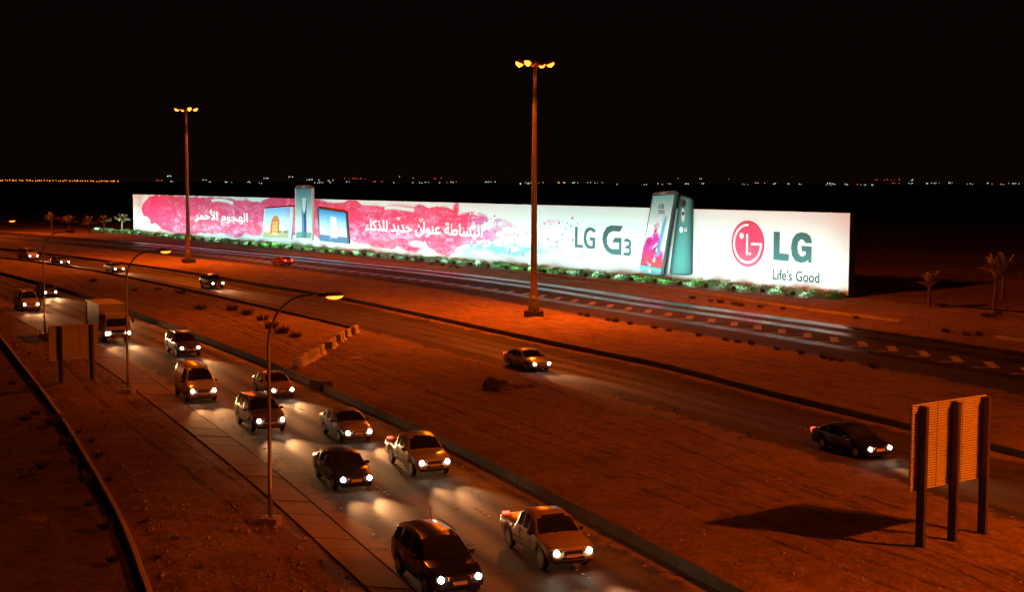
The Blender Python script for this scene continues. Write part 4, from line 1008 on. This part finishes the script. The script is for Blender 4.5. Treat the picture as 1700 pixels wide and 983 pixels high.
FR = [(frond_mesh(i, 2.3, .25 + .25 * (i % 3), R(18 + 16 * (i // 3)))) for i in range(12)]
for me in FR: me.materials.append(FROND)
def palm(p, h, lab, grp, crown=1.0, nf=22, up=.0, seed=0):
    rg = random.Random(seed); root = empty('palm_tree', p, 0, label=lab, cat='palm tree', group=grp)
    pts, rr = [], []; n = int(h / .16)
    for i in range(n + 1):
        z = h * i / n; pts.append((.06 * math.sin(z * .8 + seed), .05 * math.cos(z * .7), z - .1)); rr.append((.22 - .06 * i / n) * (1.10 if i % 2 else .92))
    MB().tube(pts, rr, 10).build('trunk', BARK, root)
    for k in range(nf):
        me = FR[rg.randrange(12)] if not up else FR[rg.randrange(5, 12)]
        o = link('frond', me, root, (pts[-1][0], pts[-1][1], h - .1)); a = k * 2.399 + rg.uniform(-.2, .2); o.rotation_euler = (0, rg.uniform(-.12, .12) - (.25 if up else 0), a); s_ = crown * rg.uniform(.8, 1.1); o.scale = (s_, s_, s_)
    return root
palm(G(1543, 512), 2.3, 'short palm with stubby upright crown right of the billboard, nearest its end', None, 1.0, 26, 1, 3)
palm(G(1651, 526), 3.9, 'taller palm with ragged crown at the right edge, nearer of the pair', None, 1.35, 28, 1, 4)
palm(G(1664, 506), 3.7, 'palm behind the taller one at the right edge', None, 1.2, 26, 0, 5)
for k, px in enumerate((86, 115, 148, 173, 203)):
    palm(G(px, (386.5, 387, 387.5, 388, 388)[k]), (3.4, 3.0, 2.6, 3.2, 3.7)[k], 'dim palm in the row left of the billboard, ' + ('leftmost', 'second from the left', 'third from the left', 'second from the billboard', 'nearest the billboard')[k], 'palms left of the billboard', 1.15, 24, 0, 20 + k)
me = leaf_ball(55, 700, .8, .6, .17, .2).mesh('bush'); me.materials.append(LEAF_D)
for (px, py, s_, lab) in ((1563, 511, .95, 'small dark bush right of the shortest palm'), (1642, 528, 1.0, 'dark bush at the foot of the taller right palm'), (1659, 523, .7, 'little dark bush right behind the taller right palm'), (1690, 512, 1.0, 'dark bush at the right edge behind the palms'), (1635, 501, .7, 'low dark bush on the sand left of the right palms')):
    o = link('bush', me, None, G(px, py)); o.scale = (s_, s_, s_ * .8); o.rotation_euler = (0, 0, px); tag(o, lab, 'bush')

# ------------------------------------------------------------------ vehicles
def car_shape(kind):
    if kind == 'sedan': return dict(L=4.75, W=.90, keys=[(0, .52, .52, .80), (.12, .70, .68, .90), (.7, .86, .80, .97), (1.25, .95, .88, 1), (1.55, 1.14, .91, 1), (2.05, 1.40, .93, 1), (2.6, 1.46, .94, 1), (3.1, 1.45, .95, 1), (3.55, 1.36, .96, 1), (4.1, 1.06, .97, .98), (4.55, 1.0, .95, .95), (4.68, .88, .86, .9), (4.75, .60, .60, .84)], zb=.24, wr=.33, ax=(.85, 3.6), glass=(1.27, 2.0, 3.4, 4.05))
    if kind == 'suv': return dict(L=4.85, W=.96, keys=[(0, .62, .62, .84), (.10, .88, .84, .92), (.6, 1.05, .98, .98), (1.25, 1.14, 1.06, 1), (1.5, 1.34, 1.08, 1), (1.95, 1.70, 1.1, 1), (2.5, 1.80, 1.11, 1), (3.6, 1.80, 1.12, 1), (4.35, 1.74, 1.13, .98), (4.6, 1.45, 1.12, .96), (4.75, 1.10, 1.04, .94), (4.85, .70, .70, .9)], zb=.32, wr=.38, ax=(.9, 3.8), glass=(1.27, 1.92, 4.33, 4.62))
    if kind == 'van': return dict(L=5.2, W=.97, keys=[(0, .66, .66, .84), (.10, .95, .9, .93), (.5, 1.15, 1.06, .98), (.85, 1.30, 1.16, 1), (1.1, 1.52, 1.2, 1), (1.6, 2.02, 1.22, 1), (2.1, 2.15, 1.23, 1), (4.7, 2.15, 1.23, 1), (5.05, 2.08, 1.22, .98), (5.15, 1.7, 1.2, .97), (5.2, .8, .8, .95)], zb=.32, wr=.36, ax=(.9, 4.2), glass=(.9, 1.55, 5.03, 5.14))
    if kind == 'pickup': return dict(L=5.1, W=.93, keys=[(0, .62, .62, .84), (.10, .90, .84, .92), (.6, 1.04, .96, .98), (1.25, 1.12, 1.04, 1), (1.5, 1.32, 1.06, 1), (1.9, 1.66, 1.08, 1), (2.4, 1.76, 1.09, 1), (3.0, 1.74, 1.1, 1), (3.25, 1.60, 1.1, 1), (3.36, 1.12, 1.08, 1), (5.0, 1.10, 1.08, .98), (5.1, .70, .70, .96)], zb=.34, wr=.38, ax=(.9, 4.1), glass=(1.27, 1.87, 3.05, 3.34))
def make_car(kind):
    sh = car_shape(kind); L_, W = sh['L'], sh['W']; K = np.array(sh['keys'])
    root = empty('parked', (0, 0, 0)); root.name = 'car' if kind != 'van' else 'van'
    ss = np.unique(np.round(np.concatenate([np.arange(0, L_, .14), [L_], K[:, 0], [a + r_ * sh['wr'] * 1.18 for a in sh['ax'] for r_ in (-1, -.8, -.5, 0, .5, .8, 1)]]), 3))
    def prof(s): return [float(np.interp(s, K[:, 0], K[:, j])) for j in (1, 2, 3)]
    def section(s, inset=0.0):
        ztop, zbelt, wf = prof(s); w_ = W * wf; zb = sh['zb'] + (.10 * max(0, 1 - s / .35)) + .10 * max(0, 1 - (L_ - s) / .35)
        arch = 0
        for a in sh['ax']:
            q = (s - a) / (sh['wr'] * 1.18)
            if abs(q) < 1: arch = max(arch, sh['wr'] + sh['wr'] * 1.18 * math.sqrt(1 - q * q))
        zl = max(zb, arch); gh = ztop - zbelt > .06
        zm = max(zl + .02, zb + (zbelt - zb) * .55)
        if gh: wt = w_ * (.985 - .30 * min(1, (ztop - zbelt) / .75)); up_ = [(w_ * .985, zbelt), (wt + .03, ztop - .07), (wt - .05, ztop - .015), (0, ztop + .02)]
        else: up_ = [(w_ * .97, zbelt - .02), (w_ * .88, ztop - .015), (w_ * .6, ztop), (0, ztop + .015)]
        return [(0, zb), (w_ * .80, zb), (w_ * .965, max(zb + .04, zl)), (w_, min(max(zm, zl + .03), max(zbelt - .03, zl + .03)))] + up_
    def pt(s, p, sg=1): return (L_ / 2 - s, sg * p[0], p[1])
    rows = []
    for s in ss:
        sc = section(s); rows.append([pt(s, p, 1) for p in sc] + [pt(s, p, -1) for p in sc[-2:0:-1]])
    m = len(rows[0]); vs = [q for r_ in rows for q in r_]
    fs = [(i * m + j, (i + 1) * m + j, (i + 1) * m + (j + 1) % m, i * m + (j + 1) % m) for i in range(len(rows) - 1) for j in range(m)] + [tuple(range(m)), tuple(range((len(rows) - 1) * m, len(rows) * m))[::-1]]
    b = MB().add(vs, fs).build('body', BODY['white'], root, True)
    # side glass, windscreen, rear window: patches 12 mm proud of the shell
    g0, g1, g2, g3 = sh['glass']
    def roofw(s): sc = section(s); return sc
    for sg in (1, -1):
        xs = np.linspace(g0 + .35, g3 - .22, 14); mb = MB(); v1 = []; keep = []
        for s in xs:
            sc = section(s); lo, hi = sc[4], sc[5]; f0, f1 = .10, .92
            v1 += [pt(s, (lo[0] + (hi[0] - lo[0]) * f0 + .012, lo[1] + (hi[1] - lo[1]) * f0), sg), pt(s, (lo[0] + (hi[0] - lo[0]) * f1 + .012, lo[1] + (hi[1] - lo[1]) * f1), sg)]; keep.append(hi[1] - lo[1] > .12)
        fs_ = []
        for i in range(13):
            if i in (4, 9): continue
            if kind == 'van' and i > 4: continue
            if keep[i] and keep[i + 1]: q = (2 * i, 2 * i + 1, 2 * i + 3, 2 * i + 2); fs_.append(q if sg < 0 else q[::-1])
        mb.add(v1, fs_).build('side_window', GLASS, root)
    for nm, sa, sb in (('windscreen', g0 + .03, g1 - .03), ('rear_window', g2 + .05, g3 - .03)):
        mb = MB(); v1 = []
        for t in np.linspace(0, 1, 6):
            s = sa + (sb - sa) * t; sc = section(s); wt = sc[6][0] - .02; zt = sc[6][1]; zc = sc[7][1]
            for j in np.linspace(-1, 1, 7):
                v1.append((L_ / 2 - s + (.015 if nm == 'windscreen' else -.015), wt * j, zt + (zc - zt) * (1 - j * j) + .016))
        fs_ = [(i * 7 + j, i * 7 + j + 1, (i + 1) * 7 + j + 1, (i + 1) * 7 + j) for i in range(5) for j in range(6)]
        mb.add(v1, fs_).build(nm, GLASS, root)
    zh = prof(.12)[1] - .10; wf = W * .9
    for sg in (1, -1):
        MB().tube([(L_ / 2 - .10, sg * (wf - .20), zh), (L_ / 2 + .0, sg * (wf - .20), zh), (L_ / 2 + .035, sg * (wf - .20), zh)], [.115, .105, .06], 12).build('headlight', HEADL, root)
        MB().box((L_ / 2 - .09, sg * (wf - .22), zh), (.10, .42, .20)).build('lamp_surround', CHROME, root)
        spot('headlight_beam', root, (L_ / 2 + .05, sg * (wf - .22), zh), (L_ / 2 + 11, sg * (wf - .22), -.1), HEAD_W, (1.0, .46, .17), 34, 1.0, .12)
        MB().box((-L_ / 2 + .05, sg * (W * .86 - .16), prof(L_ - .12)[1] - .02), (.12, .26, .18)).build('tail_light', TAILL, root)
        MB().box((L_ / 2 - g0 - .42, sg * (W + .09), prof(g0 + .4)[1] + .08), (.10, .2, .14)).build('mirror', BLACK, root)
        MB().box((L_ / 2 - .07, sg * (wf - .2), sh['zb'] + .18), (.10, .2, .08)).build('fog_light', FOGL if kind == 'pickup' else LAMP_OFF, root)
        for sh_s in (g0 + 1.45, g0 + 2.3):
            MB().box((L_ / 2 - sh_s, sg * (W + .002), prof(sh_s)[1] - .10), (.16, .03, .03)).build('door_handle', CHROME, root)
        for a in sh['ax']:
            x = L_ / 2 - a; r_ = sh['wr']; y0, y1 = sg * (W - .22), sg * (W - .015)
            ty = MB().tube([(x, y0, r_), (x, y0 + (y1 - y0) * .12, r_), (x, y0 + (y1 - y0) * .88, r_), (x, y1, r_)], [r_ * .93, r_, r_, r_ * .93], 20).build('wheel', RUBBER, root)
            rim = MB(); rim.tube([(x, y1 - sg * .02, r_), (x, y1 + sg * .006, r_)], [r_ * .64, r_ * .60], 16); rim.build('rim', ALLOY, ty)
    MB().box((L_ / 2 - .03, 0, zh - .02), (.10, wf * .85, .14)).build('grille', CHROME, root)
    MB().box((L_ / 2 - .05, 0, sh['zb'] + .20), (.14, wf * 1.05, .10)).build('air_intake', BLACK, root)
    MB().box((L_ / 2 + .025, 0, sh['zb'] + .28), (.02, .50, .12)).build('number_plate', PLATE, root)
    MB().box((-L_ / 2 - .01, 0, sh['zb'] + .45), (.02, .50, .12)).build('number_plate', PLATE, root)
    MB().box((L_ / 2 - .14, 0, sh['zb'] + .02), (.30, W * 1.5, .06)).build('bumper_lip', BLACK, root)
    # shut lines, side moulding, wipers, bonnet seam, roof rails, aerial
    for sg in (1, -1):
        mb = MB()
        for sd in (g0 + .62, g0 + 1.62, g0 + 2.55):
            zt_ = prof(sd)[1]; mb.box((L_ / 2 - sd, sg * (W + .001), (sh['zb'] + .12 + zt_) / 2), (.018, .012, zt_ - sh['zb'] - .16))
        mb.build('door_seam', BLACK, root)
        MB().box((L_ / 2 - (sh['ax'][0] + sh['ax'][1]) / 2, sg * (W + .008), sh['zb'] + .30), (sh['ax'][1] - sh['ax'][0] - sh['wr'] * 2.6, .02, .06)).build('side_moulding', BLACK, root)
        MB().box((L_ / 2 - .05, sg * (wf - .50), zh), (.09, .10, .14)).build('indicator', FOGL2, root)
        z0_ = section(g0)[6][1]
        MB().tube([(L_ / 2 - g0 + .02, sg * .10, z0_ + .05), (L_ / 2 - g0 - .22, sg * .55, z0_ + .20)], .012, 4).build('wiper', BLACK, root)
        if kind in ('suv', 'van'): MB().tube([(L_ / 2 - s_, sg * (section(s_)[5][0] - .06), section(s_)[6][1] + .06) for s_ in np.linspace(g1 + .3, g2 - .3, 6)], .022, 5).build('roof_rail', CHROME, root)
    mb = MB()
    for s_ in (.55, .9, g0 - .06):
        sc = section(s_); mb.box((L_ / 2 - s_, 0, sc[7][1] + .002), (.012, sc[6][0] * 1.9 if s_ > 1 else .02, .008))
    mb.build('bonnet_seam', BLACK, root)
    MB().tube([(-L_ / 2 + 1.2, .3, section(L_ - 1.25)[7][1]), (-L_ / 2 + .95, .3, section(L_ - 1.25)[7][1] + .5)], .01, 4).build('aerial', BLACK, root)
    MB().add([(L_ / 2 - (g1 + .05), y_, section(g1 + .1)[7][1] + .022 - .02 * abs(y_)) for y_ in (-.45, .45)] + [(L_ / 2 - (g1 - .06), y_, section(g1 - .06)[7][1] + .03 - .02 * abs(y_)) for y_ in (.45, -.45)], [(0, 1, 2, 3)]).build('sun_strip', BLACK, root)
    return root
HEAD_W = 2500
def make_truck():
    root = empty('box_truck', (0, 0, 0)); L_, W = 7.6, 1.15
    sec = [(3.8, .55, 1.10, .96), (3.74, .45, 1.35, 1.0), (3.60, .45, 2.05, 1.0), (3.40, .45, 2.42, .97), (2.3, .45, 2.50, .97), (2.1, .45, 2.48, .97)]
    rows = [[(x, s_ * W * wf * k, z) for s_, k, z in ((1, .9, z0), (1, 1, z0 + .15), (1, .98, z0 + .8), (1, .90, z1 - .08), (1, .80, z1), (-1, .80, z1), (-1, .90, z1 - .08), (-1, .98, z0 + .8), (-1, 1, z0 + .15), (-1, .9, z0))] for x, z0, z1, wf in sec]
    m = 10; vs = [q for r_ in rows for q in r_]; fs = [(i * m + j, (i + 1) * m + j, (i + 1) * m + (j + 1) % m, i * m + (j + 1) % m) for i in range(5) for j in range(m)] + [tuple(range(m)), tuple(range(5 * m, 6 * m))[::-1]]
    MB().add(vs, fs).build('cab', BODY['white'], root)
    MB().add([(3.765, -.95, 1.42), (3.765, .95, 1.42), (3.60, .88, 2.08), (3.60, -.88, 2.08)], [(0, 1, 2, 3)]).build('windscreen', GLASS, root)
    for sg in (1, -1):
        MB().add([(3.5, sg * 1.155, 1.45), (2.55, sg * 1.155, 1.45), (2.55, sg * 1.07, 2.15), (3.35, sg * 1.07, 2.15)], [(0, 1, 2, 3)]).build('side_window', GLASS, root)
        MB().box((3.80, sg * .86, .80), (.08, .36, .20)).build('headlight', HEADL, root)
        spot('headlight_beam', root, (3.88, sg * .86, .85), (16, sg * .86, -.1), HEAD_W, (1.0, .46, .17), 34, 1.0, .12)
        MB().box((3.55, sg * 1.33, 1.85), (.10, .18, .42)).build('mirror', BLACK, root)
        MB().box((-3.80, sg * .95, .75), (.05, .22, .12)).build('tail_light', TAILL, root)
        for x in (2.75, -2.4):
            y0, y1 = sg * .78, sg * 1.10; t = MB().tube([(x, y0, .46), (x, y0 + (y1 - y0) * .9, .46), (x, y1, .46)], [.46, .46, .42], 20).build('wheel', RUBBER, root); MB().tube([(x, y1 - sg * .02, .46), (x, y1 + sg * .01, .46)], .26, 14).build('rim', ALLOY, t)
    MB().box((-.9, 0, 2.05), (5.7, 2.36, 2.35)).build('cargo_box', CARGO, root)
    mb = MB()
    for sg in (1, -1):
        for z in (.90, 3.20): mb.box((-.9, sg * 1.19, z), (5.74, .05, .08))
        for x in (-3.72, 1.92): mb.box((x, sg * 1.19, 2.05), (.08, .05, 2.36))
    mb.build('box_trim', STEEL, root)
    MB().box((-.6, 0, .68), (6.4, .8, .24)).build('chassis', BLACK, root)
    MB().box((3.83, 0, .58), (.10, 2.0, .26)).build('bumper', CHROME, root); MB().box((3.80, 0, 1.0), (.06, 1.1, .24)).build('grille', BLACK, root); MB().box((3.89, 0, .58), (.02, .5, .12)).build('number_plate', PLATE, root)
    return root
def heading(f, y): d = Vector((f(y - 1) - f(y + 1), -2, 0)); return math.atan2(d.y, d.x)
protos = {}
names = {'sedan': 'car', 'suv': 'car', 'van': 'van', 'pickup': 'pickup_truck', 'truck': 'box_truck'}
def place(kind, colour, px, py, line, lab, rev=False, grp='traffic on the near road'):
    """px,py: photo point of the headlamps (0.7 m above the road)"""
    if kind in protos: o = copy_tree(protos[kind])
    else:
        o = make_truck() if kind == 'truck' else make_car(kind); protos[kind] = o
    o.name = names[kind]
    p = G(px, py, .7); h = heading(E_[line], p.y) + (PI if rev else 0)
    half = 3.8 if kind == 'truck' else car_shape(kind)['L'] / 2
    fwd = Vector((math.cos(h), math.sin(h), 0)); c_ = Vector((p.x, p.y, 0)) - fwd * half
    o.location = (c_.x, c_.y, .006); o.rotation_euler = (0, 0, h)
    for ch in o.children:
        if ch.name.startswith(('body',)):
            ch.material_slots[0].link = 'OBJECT'; ch.material_slots[0].material = BODY[colour]
    tag(o, lab, {'sedan': 'car', 'suv': 'car', 'van': 'van', 'pickup': 'pickup truck', 'truck': 'truck'}[kind], grp)
    return o
place('sedan', 'silver', 84, 484, 'near_r', 'silver saloon car with headlights on, farthest back on the near road, by the wall')
place('van', 'white', 52, 507, 'near_l', 'white van at the left edge of the near road, left of the truck')
place('truck', 'white', 196, 556, 'near_l', 'white box truck with headlights on beside the two post sign')
place('sedan', 'black', 188, 518, 'near_r', 'black saloon car with headlights on overtaking the white box truck')
place('suv', 'grey', 316, 579, 'near_r', 'dark grey off-road car with headlights on right of the second street lamp')
place('van', 'white', 338, 652, 'near_l', 'white van with headlights on in the outer lane right of the second street lamp')
place('sedan', 'beige', 470, 645, 'near_r', 'beige saloon car with headlights on below the row of barrier blocks')
place('sedan', 'white', 596, 715, 'near_r', 'white saloon car with headlights on beside the low wall, behind the pickup truck')
place('suv', 'silver', 450, 700, 'near_l', 'silver off-road car right behind the nearest street lamp pole')
place('pickup', 'white', 722, 770, 'near_r', 'white pickup truck with amber fog lights in the wall side lane')
place('sedan', 'blue', 592, 792, 'near_l', 'dark blue saloon car with headlights on, left of the white pickup truck')
place('pickup', 'beige', 952, 920, 'near_r', 'beige pickup truck with amber fog lights nearest the low wall at bottom')
place('suv', 'black', 764, 964, 'near_l', 'black off-road car with headlights on in the outer lane at the bottom')
g2 = 'traffic on the middle road'
place('van', 'white', 56, 426, 'mid_l', 'white van with headlights on farthest away on the middle road', grp=g2)
place('sedan', 'silver', 108, 434, 'mid_l', 'silver saloon car with headlights on, second farthest on the middle road', grp=g2)
place('sedan', 'white', 198, 445, 'mid_l', 'white saloon car with headlights on left of the second street lamp head', grp=g2)
place('suv', 'grey', 362, 471, 'mid_l', 'grey off-road car with headlights on, on the middle road below the left mast', grp=g2)
place('sedan', 'white', 900, 602, 'mid_l', 'white saloon car with headlights on, on the middle road below the right mast', grp=g2)
place('sedan', 'black', 1462, 742, 'mid_l', 'black saloon car with headlights on, on the middle road left of the three post sign', grp=g2)
o = place('sedan', 'red', 458, 432, 'far_l', 'red saloon car seen from behind with tail lights on, on the far road', rev=True, grp='traffic on the far road')

# ------------------------------------------------------------------ lights of the far city
def far_lamp(px, py, colour, wd=1.0, D_=2600):
    d = ray(px, py); t = D_ / d.y; p = Vector((0, 0, CAM_H)) + d * t
    base = Vector((p.x, p.y, -.1)); h = max(.8, p.z + .1)
    o = empty('distant_lamp', base)
    MB().tube([(0, 0, 0), (0, 0, h)], .12, 4).build('pole', DARKST, o)
    s_ = 1.15 * wd
    MB().add([(s_ * .8, 0, h - .7), (-s_ * .8, 0, h - .7), (0, s_ * .8, h - .7), (0, -s_ * .8, h - .7), (0, 0, h + .7), (0, 0, h - 1.6)], [(0, 2, 4), (2, 1, 4), (1, 3, 4), (3, 0, 4), (2, 0, 5), (1, 2, 5), (3, 1, 5), (0, 3, 5)]).build('lamp_glow_bulb', LIGHTS_FAR[colour], o)
    return o
rg = random.Random(17)
n_ = 0
for k in range(52):
    px = 1 + k * 3.8 + rg.uniform(-1.6, 1.6)
    o = far_lamp(px, 298.6 + .009 * px + rg.uniform(-.8, .6), 'orange', rg.uniform(.6, 1.7)); tag(o, 'tiny orange street light in the dense string on the horizon at far left', 'street light', 'orange string of lights on the far left horizon')
cl = {'white': [(281, 292, 5, 3), (285, 301, 3, 3), (340, 298, 4, 4), (348, 302, 3, 3), (378, 302, 5, 7), (413, 302, 4, 3), (432, 304, 3, 4), (445, 296, 4, 8), (482, 293, 5, 6), (520, 298, 9, 12), (528, 303, 6, 9), (548, 299, 4, 6), (580, 302, 3, 5), (655, 303, 2, 3), (664, 293, 1, 1), (685, 295, 1, 1), (697, 303, 8, 16), (815, 302, 7, 9), (862, 305, 4, 5), (878, 305, 3, 3), (955, 303, 5, 6), (990, 303, 7, 16), (1024, 305, 2, 3), (1072, 306, 2, 4), (1098, 305, 4, 6), (1126, 296, 1, 1), (1140, 305, 5, 6), (1162, 297, 2, 5), (1172, 305, 4, 8), (1210, 297, 1, 1), (1284, 305, 3, 4), (1312, 305, 3, 4), (1328, 305, 2, 3), (1376, 304, 5, 4), (1392, 306, 8, 22), (1436, 307, 6, 20), (1513, 299, 4, 4), (1511, 304, 4, 4), (1538, 304, 3, 3), (1553, 304, 4, 7), (1578, 303, 4, 5), (1610, 305, 4, 5), (1637, 304, 3, 4), (1683, 305, 6, 9)],
      'amber': [(540, 303, 3, 14), (736, 303, 4, 8), (752, 302, 5, 6), (900, 303, 12, 30), (936, 303, 5, 3), (1110, 305, 3, 8), (1237, 306, 3, 5), (1264, 304, 4, 10), (1384, 305, 2, 2), (1664, 306, 3, 4)],
      'red': [(265, 299, 7, 8), (590, 296, 12, 20), (628, 301, 6, 8), (725, 296, 5, 9), (1424, 306, 2, 3), (1470, 298, 10, 28), (1487, 304, 6, 8), (1648, 305, 2, 2)]}
where = {'white': 'tiny white light scattered along the horizon above the billboard', 'amber': 'tiny yellow light scattered along the horizon above the billboard', 'red': 'tiny dim red light scattered along the horizon above the billboard'}
for col_, lst in cl.items():
    for (px, py, n, wd) in lst:
        for k in range(n):
            o = far_lamp(px + rg.uniform(-wd, wd), py - .4 + rg.uniform(-.8, .8), col_, rg.uniform(.35, 1.0) ** 1.2); tag(o, where[col_], 'street light', col_ + ' lights on the horizon')
